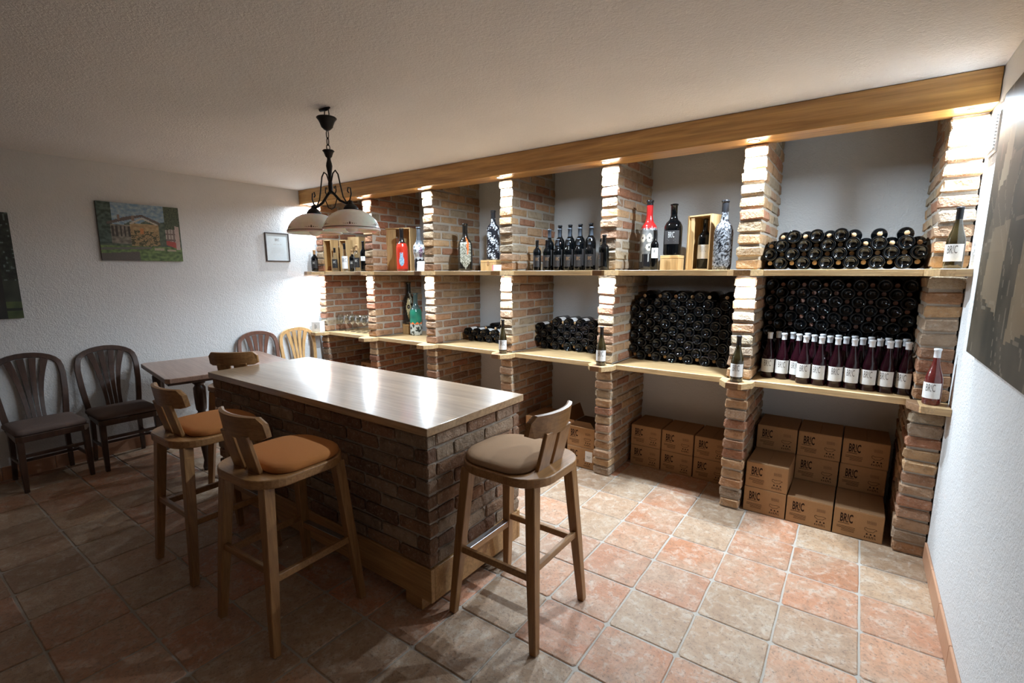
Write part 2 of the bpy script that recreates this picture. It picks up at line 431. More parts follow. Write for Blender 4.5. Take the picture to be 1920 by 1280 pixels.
def brick(parent, x0, x1, y0, y1, z0, z1, along='y', pal=BP, jit=.004):
    me = random.choice(BM); c = random.choice(pal); g = random.uniform(.85, 1.15)
    L = (y1-y0) if along == 'y' else (x1-x0); T = (x1-x0) if along == 'y' else (y1-y0)
    o = mesh_obj('brick', me, None, parent, ((x0+x1)/2+random.uniform(-jit, jit)*.6, (y0+y1)/2+random.uniform(-jit, jit), (z0+z1)/2),
                 (random.uniform(-.012, .012), random.uniform(-.012, .012), (PI/2 if along == 'y' else 0)+random.uniform(-.008, .008)+random.choice((0, PI))),
                 (L/.25, T/.14, (z1-z0)/.064), tuple(v*g for v in c))
    return o
PN = ['far-left pillar against the left wall', 'second pillar from the left', 'third pillar from the left', 'fourth pillar, the middle one', 'fifth pillar from the left', 'sixth pillar, last but one', 'far-right pillar against the right wall']
for i, x in enumerate(PX):
    w_ = PW[i]
    t = thing('brick_pillar', 'rough reclaimed brick pillar, '+PN[i]+', carrying the shelves', 'pillar', (x+w_/2, 0, 0), 0)
    seg = [(0, .892, 12, 0.0), (ZL, ZU-ST, 9, 0.0), (ZU, ZB-.001, 10, 0.0), (ZB, ZC-.004, 2, .052)]
    core = bmesh.new()
    for z0, z1, n, y0 in seg:
        add_box(core, -w_/2+.008, w_/2-.008, y0+.013, YB-.003, z0, z1)
        h = (z1-z0)/n
        for k in range(n):
            y = y0+random.uniform(-.004, .004); a = z0+k*h+.006; b = z0+(k+1)*h-.006; b += random.uniform(-.003, .003)
            first = .25 if (k+i) % 2 else .118
            while y < YB-.02:
                L = min(first, YB-.004-y); first = .25
                if L > .04:
                    xo = random.uniform(-.003, .003)
                    wr = 0
                    if abs(y-y0) < .01: wr = random.uniform(-.006, .006)
                    lo = -w_/2-wr if i else -w_/2+.002; hi = w_/2+wr if i < 6 else w_/2-.002
                    brick(t, lo, hi, y, y+L-.002, a, b, 'y', BRED if (i < 2 and random.random() < .6) else BP, .004 if 0 < i < 6 else .001)
                y += L+.016
    mesh_obj('mortar_core', from_bm(core), 'mortar' if i > 1 else 'mortar', t)
# ---------------------------------------------------------------- shelves
def cap_pts(wl, wr, yf=-.165):
    return [(-wl, .0), (-wl, -.075), (-wl+.055, yf), (wr-.055, yf), (wr, -.075), (wr, .0)]
SN = {0: 'lower', 1: 'upper'}
for lvl, z in ((0, ZL), (1, ZU)):
    for i, x in enumerate(PX):
        c = x+PW[i]/2
        wl, wr = .105, .105
        if i == 0: wl = c-XL-.002
        if i == 6: wr = XR-c-.002
        pts = cap_pts(wl, wr, -.16)
        if i == 0: pts = [(-wl, 0), (-wl, -.16), (wr-.055, -.16), (wr, -.075), (wr, 0)]
        if i == 6: pts = [(-wl, 0), (-wl, -.075), (-wl+.055, -.16), (wr, -.16), (wr, 0)]
        t = thing('pillar_cap', f'angular oak console projecting from the {PN[i]}, {SN[lvl]} shelf', 'shelf console', (c, 0, z))
        # the console is glued up from blocks: light blocks with a darker one
        bw = (wl+wr)/3; cuts = [-wl, -wl+bw*.8, -wl+bw*1.9, wr]
        dark = 1 if i in (3, 4, 5, 2) else 0
        def clip(a, b):
            out = []
            n = len(pts)
            poly = pts[:]
            for sgn, lim in ((1, a), (-1, b)):
                res = []
                for q in range(len(poly)):
                    p, r = poly[q], poly[(q+1) % len(poly)]
                    ip, ir = sgn*(p[0]-lim) >= -1e-9, sgn*(r[0]-lim) >= -1e-9
                    if ip: res.append(p)
                    if ip != ir:
                        tt = (lim-p[0])/(r[0]-p[0]); res.append((lim, p[1]+(r[1]-p[1])*tt))
                poly = res
            return poly
        for q in range(3):
            pl = clip(cuts[q], cuts[q+1])
            if len(pl) > 2: mesh_obj('wood_block', prism_me(pl[::-1], -ST, 0, .0015, 1), 'oakd' if q == dark and lvl == (0 if i > 2 else 1) or (q == dark and i == 4) else ('oaky' if q % 2 else 'oakx'), t)
        if lvl == 0: mesh_obj('corbel', box_me(-PW[i]/2+.004, PW[i]/2-.004, .0, .12, -ST-.028, -ST, .002), 'oakd', t)
    for i in range(6):
        a = PX[i]+PW[i]+.006; b = PX[i+1]-.006
        # board runs into the bay and meets the consoles in front
        x0 = PX[i]+PW[i]/2+.105+.002; x1 = PX[i+1]+PW[i+1]/2-.105-.002
        bm = bmesh.new()
        yf = .012 if lvl == 0 else -.02
        P = [(a, YB-.004), (a, .003), (x0, .003), (x0, yf if yf < .003 else .003), (x1, yf if yf < .003 else .003), (x1, .003), (b, .003), (b, YB-.004)]
        if lvl == 0: P = [(a, YB-.004), (a, .006), (b, .006), (b, YB-.004)]
        me = prism_me(P, z-ST, z, .002, 1)
        o = mesh_obj('shelf_board', me, 'oakx')
        tag(o, f'oak shelf board in {ORD[i]} bay from left, {SN[lvl]} level', 'shelf', 'shelf boards between the pillars')
# beam
tag(mesh_obj('ceiling_beam', box_me(XL+.002, XR-.003, -.168, .045, ZB, ZC-.002, .004, 2), 'beam'), 'long varnished wooden beam along the ceiling above the brick pillars', 'beam')
# led spots
def led(x, y, z, lab, energy, rad=.022):
    t = thing('led_spot', lab, 'light', (x, y, z), 0, 'recessed spotlights')
    mesh_obj('ring', lathe_me([(.024, -.001), (.034, -.004), (.036, 0), (.024, 0)], 24), 'steel', t)
    mesh_obj('lens', lathe_me([(0, -.0025), (.023, -.002), (.024, 0)], 20), 'led', t)
    l = lamp('spot_light', 'AREA', (0, 0, -.012), energy, LED_COL, shape='DISK', size=.04, spread=math.radians(172))
    l.parent = t
for i, x in enumerate(PX):
    c = x+PW[i]/2
    led(c if i else c+.01, -.085, ZB, f'small recessed spotlight in the beam above the {PN[i]}', LEDS_BEAM[i])
    if i < 6: led(c if i else c+.01, -.085, ZU-ST, f'small spotlight under the upper shelf at the {PN[i]}', LED_LOW)
# ---------------------------------------------------------------- bar island
IX0, IX1, IY0, IY1 = 1.700, 3.922, -2.106, -1.310
isl = thing('bar_island', 'brick bar counter with a pale glossy wooden top in the middle of the room', 'bar counter', ((IX0+IX1)/2, (IY0+IY1)/2, 0))
hx, hy = (IX1-IX0)/2, (IY1-IY0)/2
mesh_obj('countertop', box_me(-hx, hx, -hy, hy, .948, .988, .003, 2), 'top', isl)
mesh_obj('mortar_core', box_me(-hx+.03, hx-.03, -hy+.03, hy-.03, .262, .9475), 'mortar_dark', isl)
IB = [(.22, .12, .07), (.26, .155, .095), (.19, .105, .068), (.28, .19, .13), (.24, .135, .083), (.31, .22, .15)]
nC = 9; h = (.9475-.264)/nC; bx, by = hx-.018, hy-.018
for k in range(nC):
    z0 = .264+k*h+.005; z1 = .264+(k+1)*h-.006
    for s in (-1, 1):
        x = -bx; first = .25 if k % 2 else .12
        while x < bx-.02:
            L = min(first, bx-x); first = .25
            if bx-(x+L) < .05: L = bx-x
            y = s*(by-.03)
            brick(isl, x, x+L-.001, y-.03 if s > 0 else y-.03, y+.03, z0, z1, 'x', IB, .003); x += L+.012
    for s in (-1, 1):
        y = -by+.062; first = .118 if k % 2 else .22
        while y < by-.07:
            L = min(first, by-.062-y); first = .235
            if (by-.062)-(y+L) < .05: L = by-.062-y
            x = s*(bx-.03)
            brick(isl, x-.03, x+.03, y, y+L-.001, z0, z1, 'y', IB, .003); y += L+.012
for a in ((-hx+.014, hx-.014, -hy+.014, -hy+.04), (-hx+.014, hx-.014, hy-.04, hy-.014)):
    mesh_obj('plinth_board', box_me(*a, .083, .262, .002), 'plinth', isl)
for a in ((-hx+.014, -hx+.04), (hx-.04, hx-.014)):
    mesh_obj('plinth_board', box_me(*a, -hy+.041, hy-.041, .083, .262, .002), 'plinth', isl)
for sx in (-1, 1):
    for sy in (-1, 1):
        mesh_obj('foot', box_me(sx*(hx-.16)-.06, sx*(hx-.16)+.06, sy*(hy-.07)-.04, sy*(hy-.07)+.04, .0005, .262, .002), 'plinth', isl)
# ---------------------------------------------------------------- bar stools
def make_stool(label, fab):
    t = thing('bar_stool', label, 'bar stool', (0, 0, 0), 0)
    out = rrect(.47, .50, (.17, .15), 8)
    mesh_obj('seat', prism_me(out, .765, .808, .007, 3), 'stoolh', t)
    # cushion: domed rounded plate, clipped before the back posts
    cp = rrect(.438, .395, (.155, .10), 8, 0, .045)
    bm = bmesh.new(); rings = []
    for s, z in ((.97, .8085), (1.0, .816), (.985, .829), (.94, .838), (.84, .845), (.6, .850), (.25, .851)):
        rings.append([bm.verts.new((x*s, .045+(y-.045)*s, z)) for x, y in cp])
    for a, b in zip(rings, rings[1:]):
        for k in range(len(cp)): bm.faces.new((a[k], a[(k+1) % len(cp)], b[(k+1) % len(cp)], b[k]))
    bm.faces.new(rings[0][::-1]); bm.faces.new(rings[-1])
    mesh_obj('cushion', from_bm(bm, 'cushion', True), fab, t)
    for sx in (-1, 1):
        for sy in (-1, 1):
            mesh_obj('leg', bar_me([(sx*.168, sy*.185, .766), (sx*.205, sy*.215, .35), (sx*.232, sy*.242, 0)], [.052, .046, .036], [.052, .046, .036], (1, 0, 0)), 'stool', t)
        mesh_obj('back_post', bar_me([(sx*.062, -.168, .806), (sx*.062, -.192, .90), (sx*.062, -.214, .995)], .098, .02), 'stool', t)
    # curved top rail
    bm = bmesh.new(); n = 14; prev = None
    def prof(a):
        x = .182*a; y = -.222+.055*abs(a)**2.2; e = 1-abs(a)
        zt = 1.085-(.030*(1-min(1, e/.16))**2); zb = .978+(.012*(1-min(1, e/.1))**2)
        return x, y, zt, zb
    for k in range(n+1):
        a = -1+2*k/n; x, y, zt, zb = prof(a)
        ny = .012
        ring = [bm.verts.new(p) for p in ((x, y-ny+.008, zb), (x, y+ny+.008, zb), (x, y+ny-.004, zt-.003), (x, y-.002, zt), (x, y-ny-.006, zt-.003))]
        if prev:
            for q in range(5): bm.faces.new((prev[q], prev[(q+1) % 5], ring[(q+1) % 5], ring[q]))
        else: bm.faces.new(ring[::-1])
        prev = ring
    bm.faces.new(prev)
    mesh_obj('top_rail', from_bm(bm, 'rail'), 'stoolh', t)
    for s in (-1, 1):
        mesh_obj('stretcher', bar_me([(s*.205, -.195, .345), (s*.205, .195, .345)], .022, .034), 'stoolh', t)
    mesh_obj('stretcher', bar_me([(-.19, -.215, .385), (.19, -.215, .385)], .022, .034, (0, 1, 0)), 'stoolh', t)
    fr = mesh_obj('footrest', bar_me([(-.19, .215, .300), (.19, .215, .300)], .028, .036, (0, 1, 0)), 'stoolh', t)
    mesh_obj('metal_strip', box_me(-.183, .183, .199, .231, .3185, .3215, .001), 'steel', fr)
    return t
s = make_stool('oak bar stool with taupe cushion at the right end of the brick bar', 'taupe'); s.location = (4.195, -1.752, 0); s.rotation_euler.z = PI/2
s = make_stool('oak bar stool with tan cushion, nearest the camera before the bar', 'tan'); s.location = (3.262, -2.440, 0); s.rotation_euler.z = .04
s2 = make_stool('oak bar stool with tan cushion, left one before the bar', 'tan'); s2.location = (2.425, -2.430, 0); s2.rotation_euler.z = .02
s3 = make_stool('oak bar stool between the bar end and side table, only backrest showing', 'tan'); s3.location = (1.385, -1.70, 0); s3.rotation_euler.z = math.radians(42)
# ---------------------------------------------------------------- side table
tb = thing('side_table', 'dark-legged wooden side table standing along the left wall', 'table', (.60, -1.56, 0), math.radians(-8.2))
mesh_obj('tabletop', prism_me([(-.50, -.50), (-.46, -.53), (.50, -.53), (.53, -.50), (.53, .50), (.50, .53), (-.47, .53), (-.50, .50)], .815, .855, .006, 2), 'tabletop', tb)
mesh_obj('edge_moulding', prism_me([(-.485, -.485), (.515, -.515), (.515, .515), (-.485, .515)], .795, .814, .004, 2), 'walnut', tb)
for sx, sy in ((-.4, -.42), (.435, -.28), (-.4, .42), (.42, .42)):
    mesh_obj('leg', lathe_me([(0, 0), (.028, 0), (.034, .03), (.028, .06), (.022, .09), (.034, .2), (.043, .35), (.046, .42), (.028, .46), (.028, .475), (.046, .49), (.046, .505), (.030, .52), (.030, .53), (.040, .545),
             (.044, .60), (.047, .68), (.047, .735), (.034, .755), (.034, .762), (.048, .775), (.048, .795), (0, .795)], 18), 'walnut', tb, (sx, sy, 0))
# ---------------------------------------------------------------- chairs
def make_chair(label, mat, fab):
    t = thing('dining_chair', label, 'chair', (0, 0, 0), 0)
    seat = [(-.225, .20), (-.19, .215), (.19, .215), (.225, .20), (.20, -.20), (-.20, -.20)]
    mesh_obj('seat_frame', prism_me(seat, .405, .455, .004), mat, t)
    bm = bmesh.new(); rings = []
    for s, z in ((1.0, .456), (1.03, .468), (1.02, .485), (.96, .497), (.8, .505), (.4, .509)):
        rings.append([bm.verts.new((x*s, y*s, z)) for x, y in rrect(.44, .41, .05, 4)])
    for a, b in zip(rings, rings[1:]):
        for k in range(len(a)): bm.faces.new((a[k], a[(k+1) % len(a)], b[(k+1) % len(a)], b[k]))
    bm.faces.new(rings[0][::-1]); bm.faces.new(rings[-1])
    mesh_obj('seat_cushion', from_bm(bm, 'c', True), fab, t)
    for s in (-1, 1):
        mesh_obj('leg', bar_me([(s*.20, .185, .42), (s*.203, .188, .15), (s*.205, .19, 0)], [.044, .038, .03], [.044, .038, .03]), mat, t)
        mesh_obj('leg', bar_me([(s*.175, -.19, .42), (s*.178, -.20, .2), (s*.185, -.225, 0)], [.036, .034, .03], [.04, .036, .03]), mat, t)
        mesh_obj('stretcher', bar_me([(s*.19, -.19, .20), (s*.19, .18, .20)], .018, .026), mat, t)
    mesh_obj('stretcher', bar_me([(-.19, .01, .205), (.19, .01, .205)], .022, .02, (0, 1, 0)), mat, t)
    mesh_obj('stretcher', bar_me([(-.195, .188, .29), (.195, .188, .29)], .018, .026, (0, 1, 0)), mat, t)
    def yb(z): return -.195-.075*max(0, (z-.42)/.6)**1.2
    # arched back frame
    pts = []
    for z, x in ((.42, .182), (.55, .198), (.7, .212), (.84, .218), (.90, .212)): pts.append((x, z))
    for k in range(1, 12):
        a = PI*k/12; pts.append((.208*math.cos(a), .915+.105*math.sin(a)))
    pts += [(-.212, .90), (-.218, .84), (-.212, .7), (-.198, .55), (-.182, .42)]
    bm = bmesh.new(); prev = None; n = len(pts)
    for i, (x, z) in enumerate(pts):
        a, b = pts[max(0, i-1)], pts[min(n-1, i+1)]; d = Vector((b[0]-a[0], b[1]-a[1])).normalized(); nx, nz = d.y, -d.x
        w_ = .021; y = yb(z)
        ring = [bm.verts.new((x+nx*s*w_, y+q*.013, z+nz*s*w_)) for s, q in ((-1, -1), (1, -1), (1, 1), (-1, 1))]
        if prev:
            for q in range(4): bm.faces.new((prev[q], prev[(q+1) % 4], ring[(q+1) % 4], ring[q]))
        else: bm.faces.new(ring[::-1])
        prev = ring
    bm.faces.new(prev)
    bmesh.ops.bevel(bm, geom=[e for e in bm.edges], offset=.003, segments=1, affect='EDGES')
    mesh_obj('back_frame', from_bm(bm, 'f'), mat, t)
    for q in range(4):
        c0 = -.048+.032*q; c1 = -.115+.0767*q
        path = []; ws = []
        for k in range(9):
            u = k/8; z = .47+u*(.915+.08*math.sqrt(max(0, 1-(c1/.2)**2))-.47)
            x = c0+(c1-c0)*u**2.2
            path.append((x, yb(z)+.012-.02*math.sin(PI*u), z)); ws.append(.026+.022*u**2)
        mesh_obj('slat', bar_me(path, ws, .011), mat, t)
    return t
FX = -PI/2
for lab, loc, rz, mat, fab in [
    ('dark walnut chair with grey seat, nearest the camera along the left wall', (.14, -2.745, 0), FX+.05, 'walnut', 'grey'),
    ('dark walnut chair with grey seat, next to the side table', (.15, -2.225, 0), FX+.0, 'walnut', 'grey'),
    ('red-brown chair with fan back against the wall behind the side table', (.17, -.83, 0), FX, 'mahog', 'grey'),
    ('light honey oak chair with fan back beside the leftmost brick pillar', (.17, -.345, 0), FX, 'lightch', 'grey')]:
    c = make_chair(lab, mat, fab); c.location = loc; c.rotation_euler.z = rz
# ---------------------------------------------------------------- pendant lamp
LX, LY = 2.762, -1.732
lp = thing('pendant_lamp', 'black iron pendant lamp with two white bowl shades above the bar', 'lamp', (LX, LY, ZC), .04)
def zz(z):
    for (a, b), (c, d) in zip(((0, .062), (2.375, 2.437), (2.507, 2.548), (2.60, 2.622)), ((2.375, 2.437), (2.507, 2.548), (2.60, 2.622), (2.7, 2.7))):
        if z <= c: return b+(z-a)*(d-b)/(c-a)-ZC
    return z-ZC
mesh_obj('ceiling_hook', tube_me([([(-.055, 0, -.002), (0, 0, -.004), (.035, 0, -.002)], [.012, .014, .006]), ([(-.012, 0, -.004), (-.02, 0, -.05), (-.012, 0, -.075), (.0, 0, -.06)], .003), ([(.02, 0, -.004), (.026, 0, -.04), (.012, 0, -.078)], .003)], 8), 'iron', lp)
mesh_obj('canopy', lathe_me([(0, zz(2.60)), (.055, zz(2.602)), (.06, zz(2.596)), (.047, zz(2.575)), (.04, zz(2.555)), (.033, zz(2.53)), (.02, zz(2.515)), (.012, zz(2.508)), (0, zz(2.507))], 24), 'iron', lp)
def link(z0, z1, w, flip):
    pts = []
    for k in range(17):
        a = 2*PI*k/16; x = w*math.sin(a); z = (z0+z1)/2+(z1-z0)/2*math.cos(a); pts.append((x, 0, z) if not flip else (0, x, z))
    return (pts, .003)
mesh_obj('chain', tube_me([link(zz(2.45), zz(2.512), .008, True), link(zz(2.405), zz(2.46), .009, False), link(zz(2.372), zz(2.412), .012, True)], 6), 'iron', lp)
mesh_obj('stem', lathe_me([(0, zz(2.375)), (.03, zz(2.374)), (.036, zz(2.368)), (.028, zz(2.36)), (.019, zz(2.335)), (.011, zz(2.328)), (.011, zz(2.318)), (.013, zz(2.31)), (.017, zz(2.295)), (.019, zz(2.28)), (.016, zz(2.26)), (.0115, zz(2.235)), (.009, zz(2.20)), (.013, zz(2.18)), (.014, zz(2.15)), (.011, zz(2.125)), (0, zz(2.115))], 20), 'iron', lp)
def spiral(cx, cz, r0, r1, a0, a1, n=14):
    return [(cx+(r0+(r1-r0)*k/n)*math.cos(a0+(a1-a0)*k/n), 0, cz+(r0+(r1-r0)*k/n)*math.sin(a0+(a1-a0)*k/n)) for k in range(n+1)]
for s in (1, -1):
    mesh_obj('arm', tube_me([([(s*.0, 0, zz(2.135)), (s*.03, 0, zz(2.115)), (s*.085, 0, zz(2.07)), (s*.14, 0, zz(2.05)), (s*.181, 0, zz(2.045))], .008)], 8), 'iron', lp)
    sc_pts = [(s*.012, 0, zz(2.19)), (s*.03, 0, zz(2.235)), (s*.055, 0, zz(2.25)), (s*.078, 0, zz(2.225)), (s*.095, 0, zz(2.16)), (s*.115, 0, zz(2.09)), (s*.145, 0, zz(2.055)), (s*.175, 0, zz(2.065)), (s*.19, 0, zz(2.10)), (s*.185, 0, zz(2.135)), (s*.165, 0, zz(2.14)), (s*.158, 0, zz(2.12)), (s*.168, 0, zz(2.11))]
    mesh_obj('scroll', tube_me([(sc_pts, .0042)], 8), 'iron', lp)
    mesh_obj('scroll', tube_me([([(s*.01, 0, zz(2.12)), (s*.035, 0, zz(2.105)), (s*.052, 0, zz(2.13)), (s*.048, 0, zz(2.16)), (s*.035, 0, zz(2.158)), (s*.036, 0, zz(2.145))], .0036)], 8), 'iron', lp)
    mesh_obj('scroll', tube_me([([(0, 0, zz(2.025)), (s*.03, 0, zz(2.035)), (s*.055, 0, zz(2.08)), (s*.06, 0, zz(2.095))], .0032)], 8), 'iron', lp)
    hd = mesh_obj('shade_holder', lathe_me([(0, zz(2.065)), (.012, zz(2.06)), (.014, zz(2.045)), (.03, zz(2.035)), (.042, zz(2.02)), (.046, zz(2.005)), (0, zz(2.004))], 20), 'iron', lp, (s*.181, 0, 0))
    pr = [(.04, 2.009), (.075, 2.001), (.11, 1.983), (.138, 1.957), (.156, 1.928), (.167, 1.898), (.170, 1.888)]
    pin = [(r-.004, z-.003) for r, z in pr][::-1]
    sh = mesh_obj('lamp_shade', lathe_me([(r, zz(z)) for r, z in pr+pin], 48), 'opal', lp, (s*.181, 0, 0))
    mesh_obj('rim_line', lathe_me([(.1665, zz(1.902)), (.1685, zz(1.902)), (.1692, zz(1.898)), (.1672, zz(1.898))], 48), 'brown', sh)
    orn = bmesh.new()
    for q in range(6):
        a = q*PI/3+.3
        for dx, dz, r in ((0, 0, .006), (-.014, 0, .0035), (.014, 0, .0035), (-.026, -.001, .0025), (.026, -.001, .0025), (0, .008, .003), (-.036, 0, .0018), (.036, 0, .0018)):
            rad = .1655-.25*max(0, dz); an = a+dx/rad; zc = 1.916+dz; rad = .156+(1.928-zc)/(1.928-1.898)*.011+.0012
            vs = [orn.verts.new(((rad)*math.cos(an+r*math.cos(b)/rad), rad*math.sin(an+r*math.cos(b)/rad), zz(zc)+r*math.sin(b))) for b in [k*PI/3 for k in range(6)]]
            orn.faces.new(vs)
    mesh_obj('floral_motif', from_bm(orn), 'brown', sh)
    mesh_obj('bulb', lathe_me([(0, zz(1.868)), (.018, zz(1.872)), (.033, zz(1.885)), (.040, zz(1.905)), (.036, zz(1.93)), (.022, zz(1.955)), (.014, zz(1.975)), (.014, zz(2.0))], 24), 'opal', lp, (s*.181, 0, 0))
# ---------------------------------------------------------------- bottles
def bottle_prof(R, H, kind='bordeaux', punt=True):
    n = R*.36 if kind != 'magnum' else R*.30
    if kind == 'burgundy': sh = [(R, .02*H), (R, .40*H), (R*.96, .47*H), (R*.82, .55*H), (R*.62, .63*H), (n*1.25, .72*H), (n, .80*H)]
    elif kind == 'fat': sh = [(R*.95, .015*H), (R, .05*H), (R, .52*H), (R*.97, .57*H), (R*.80, .64*H), (R*.5, .69*H), (n*1.15, .73*H), (n, .78*H)]
    elif kind == 'gourd': sh = [(R*.78, .02*H), (R*.84, .1*H), (R*.80, .22*H), (R*.82, .32*H), (R*.98, .42*H), (R*1.02, .50*H), (R*.92, .58*H), (R*.62, .64*H), (n*1.25, .70*H), (n, .78*H)]
    else: sh = [(R, .02*H), (R, .60*H), (R*.97, .64*H), (R*.80, .69*H), (R*.52, .73*H), (n*1.1, .77*H), (n, .82*H)]
    p = ([(0, R*.55), (R*.35, R*.50), (R*.66, R*.12), (R*.80, 0), (R*.93, 0)] if punt else [(0, 0), (R*.9, 0)])
    p += sh + [(n, .965*H), (n*1.18, .967*H), (n*1.18, .995*H), (n*.95, H), (0, H)]
    return p
_bm = {}
def bottle_me(R, H, kind, mat, seg=24):
    k = (R, H, kind, mat)
    if k not in _bm:
        me = lathe_me(bottle_prof(R, H, kind), seg); me.materials.append(M[mat]); _bm[k] = me
    return _bm[k]
def capsule_me(R, H, kind, mat, frac=.80):
    n = R*.36 if kind != 'magnum' else R*.30
    k = ('c', R, H, kind, mat, frac)
    if k not in _bm:
        e = .0007
        me = lathe_me([(n+e, frac*H), (n+e, .962*H), (n*1.18+e, .966*H), (n*1.18+e, .996*H), (n*.95, H+.0006), (0, H+.0007)], 20)
        me.materials.append(M[mat]); _bm[k] = me
    return _bm[k]
def cyl_label(R, z0, z1, ang, mat):
    k = ('l', R, z0, z1, ang, mat)
    if k not in _bm:
        bm = bmesh.new(); n = 12; e = R+.0006; prev = None
        for q in range(n+1):
            a = -ang+2*ang*q/n; v = [bm.verts.new((e*math.sin(a), -e*math.cos(a), z)) for z in (z0, z1)]
            if prev: bm.faces.new((prev[0], v[0], v[1], prev[1]))
            prev = v
        me = bpy.data.meshes.new('label'); bm.to_mesh(me); bm.free(); me.materials.append(M[mat])
        for p in me.polygons: p.use_smooth = True
        _bm[k] = me
    return _bm[k]
def std_bottle(label, loc, R, H, kind, glass, cap, lab=None, rz=0, group=None, name='wine_bottle', capfrac=.80):
    t = thing(name, label, 'bottle', loc, rz, group)
    mesh_obj('glass_body', bottle_me(R, H, kind, glass), None, t)
    if cap: mesh_obj('screw_cap' if cap == 'capw' else ('cork' if cap == 'cork' else 'capsule'), capsule_me(R, H, kind, cap, capfrac), None, t)
    if lab:
        lm, z0, z1, ang, ink, ts = lab
        l = mesh_obj('label', cyl_label(R, z0*H, z1*H, ang, lm), None, t)
        tx = text_me('BR!C', ts, .36, ink, cyl=R+.0011)
        mesh_obj('lettering', tx, None, l, (0, 0, z0*H+(z1-z0)*H*.66))
        k = (R, H, z0, z1, ink)
        if k not in _bm:
            zc = z0*H; d = (z1-z0)*H; _bm[k] = rects_me([(-R*.45, R*.45, zc+d*.36, zc+d*.375), (-R*.3, R*.3, zc+d*.27, zc+d*.285), (-R*.5, R*.5, zc+d*.16, zc+d*.17)], mat='palegray' if ink == 'grayink' else ink, cyl=R+.0011)
        mesh_obj('small_print', _bm[k], None, l)
    return t
WL = ('label', .12, .40, 1.25, 'grayink', .060)
# -- lying piles
PR, PH = .0425, .315
STUFF = []
def pile(x0, x1, n, rows, z0, y0, zp, phrase, skip=(), group='', cork='cork', labelled=(), hid=lambda i, r, out: False):
    p = (x1-x0-2*PR-.004)/(n-1)
    for r in range(rows):
        for i in range(n):
            if (i, r) in skip: continue
            x = x0+.002+PR+p*i; z = z0+PR+.0005+r*zp; out = (i+r) % 2 == 1
            y = y0+random.uniform(-.004, .004)
            if hid(i, r, out):
                STUFF.append((Vector((x, y if out else y+.035+PH, z)), out)); continue
            if out:
                lab = f'dark bottle lying base outward, {ORD[i]} from left, {ORD[r]} row up, {phrase}'
                if (i, r) in labelled:
                    t = thing('wine_bottle', lab, 'bottle', (x, y, z), 0, group); t.rotation_euler = (-PI/2, 0, 0)
                    mesh_obj('glass_body', bottle_me(PR, PH, 'bordeaux', 'glass'), None, t)
                    mesh_obj('label', cyl_label(PR, .055, .15, 1.1, 'label'), None, t, rot=(0, 0, random.uniform(-.3, .5)))
                else:
                    t = mesh_obj('wine_bottle', bottle_me(PR, PH, 'bordeaux', 'glass'), None, None, (x, y, z), (-PI/2, 0, random.uniform(0, 6)*0))
                    tag(t, lab, 'bottle', group)
            else:
                t = thing('wine_bottle', f'dark bottle lying cork outward, {ORD[i]} from left, {ORD[r]} row up, {phrase}', 'bottle', (x, y+.035+PH, z), 0, group)
                t.rotation_euler = (PI/2, 0, 0)
                mesh_obj('glass_body', bottle_me(PR, PH, 'bordeaux', 'glass'), None, t)
                ck = ('ck', cork)
                if ck not in _bm:
                    me = lathe_me([(.0, PH+.0016), (.0125, PH+.0014), (.0135, PH+.0004), (.0135, PH-.003)], 16); me.materials.append(M[cork]); _bm[ck] = me
                mesh_obj('cork', _bm[ck], None, t)
def bay(i): return PX[i]+PW[i]+.004, PX[i+1]-.004
a, b = bay(5)
top = {(i, 3) for i in range(13)} - {(i, 3) for i in (1, 2, 3, 4, 5, 6, 7, 9, 11)}
pile(a, b, 13, 4, ZU, .10, .0560, 'rightmost upper bay', top, 'bottles piled in the right upper bay')
pile(a, b, 13, 12, ZL, .335, .0550, 'rightmost lower bay', (), 'bottles piled behind the pink wine bottles', 'corkp', hid=lambda i, r, out: r < 5 or (r == 5 and not out))
a, b = bay(4)
sk = {(0, 9), (2, 9), (10, 9), (12, 9)}
pile(a, b, 13, 10, ZL, .335, .0555, 'second bay from right', sk, 'bottles piled in the second lower bay from the right', hid=lambda i, r, out: not out and 0 < r < 9)
a, b = bay(3)
sk = {(i, 4) for i in (0, 1, 8, 12)} | {(0, 4)}
pile(a, b, 13, 5, ZL, .385, .0555, 'third bay from right', sk, 'bottles piled in the third lower bay from the right', hid=lambda i, r, out: not out and 0 < r < 4, labelled={(3, 4), (5, 4), (7, 4), (9, 4), (0, 3), (2, 3), (8, 3)})
a, b = bay(2)
sk = {(i, 2) for i in range(11) if i not in (4, 6)}
pile(a+.04, b-.08, 11, 3, ZL, .39, .0555, 'fourth bay from right', sk, 'bottles piled in the fourth lower bay from the right', labelled={(0, 1), (2, 1), (4, 1), (6, 1), (8, 1)})
bm = bmesh.new()
for p, out in STUFF:
    tmp = bmesh.new(); tmp.from_mesh(bottle_me(PR, PH, 'bordeaux', 'glass'))
    tmp.transform(Matrix.Translation(p) @ Matrix.Rotation(-PI/2 if out else PI/2, 4, 'X'))
    me_ = bpy.data.meshes.new('x'); tmp.to_mesh(me_); tmp.free(); bm.from_mesh(me_); bpy.data.meshes.remove(me_)
o = mesh_obj('piled_bottles', from_bm(bm, 'p', True), 'glass')
tag(o, 'dark wine bottles filling the inside of the piles on the lower shelf', 'bottles', kind='stuff')
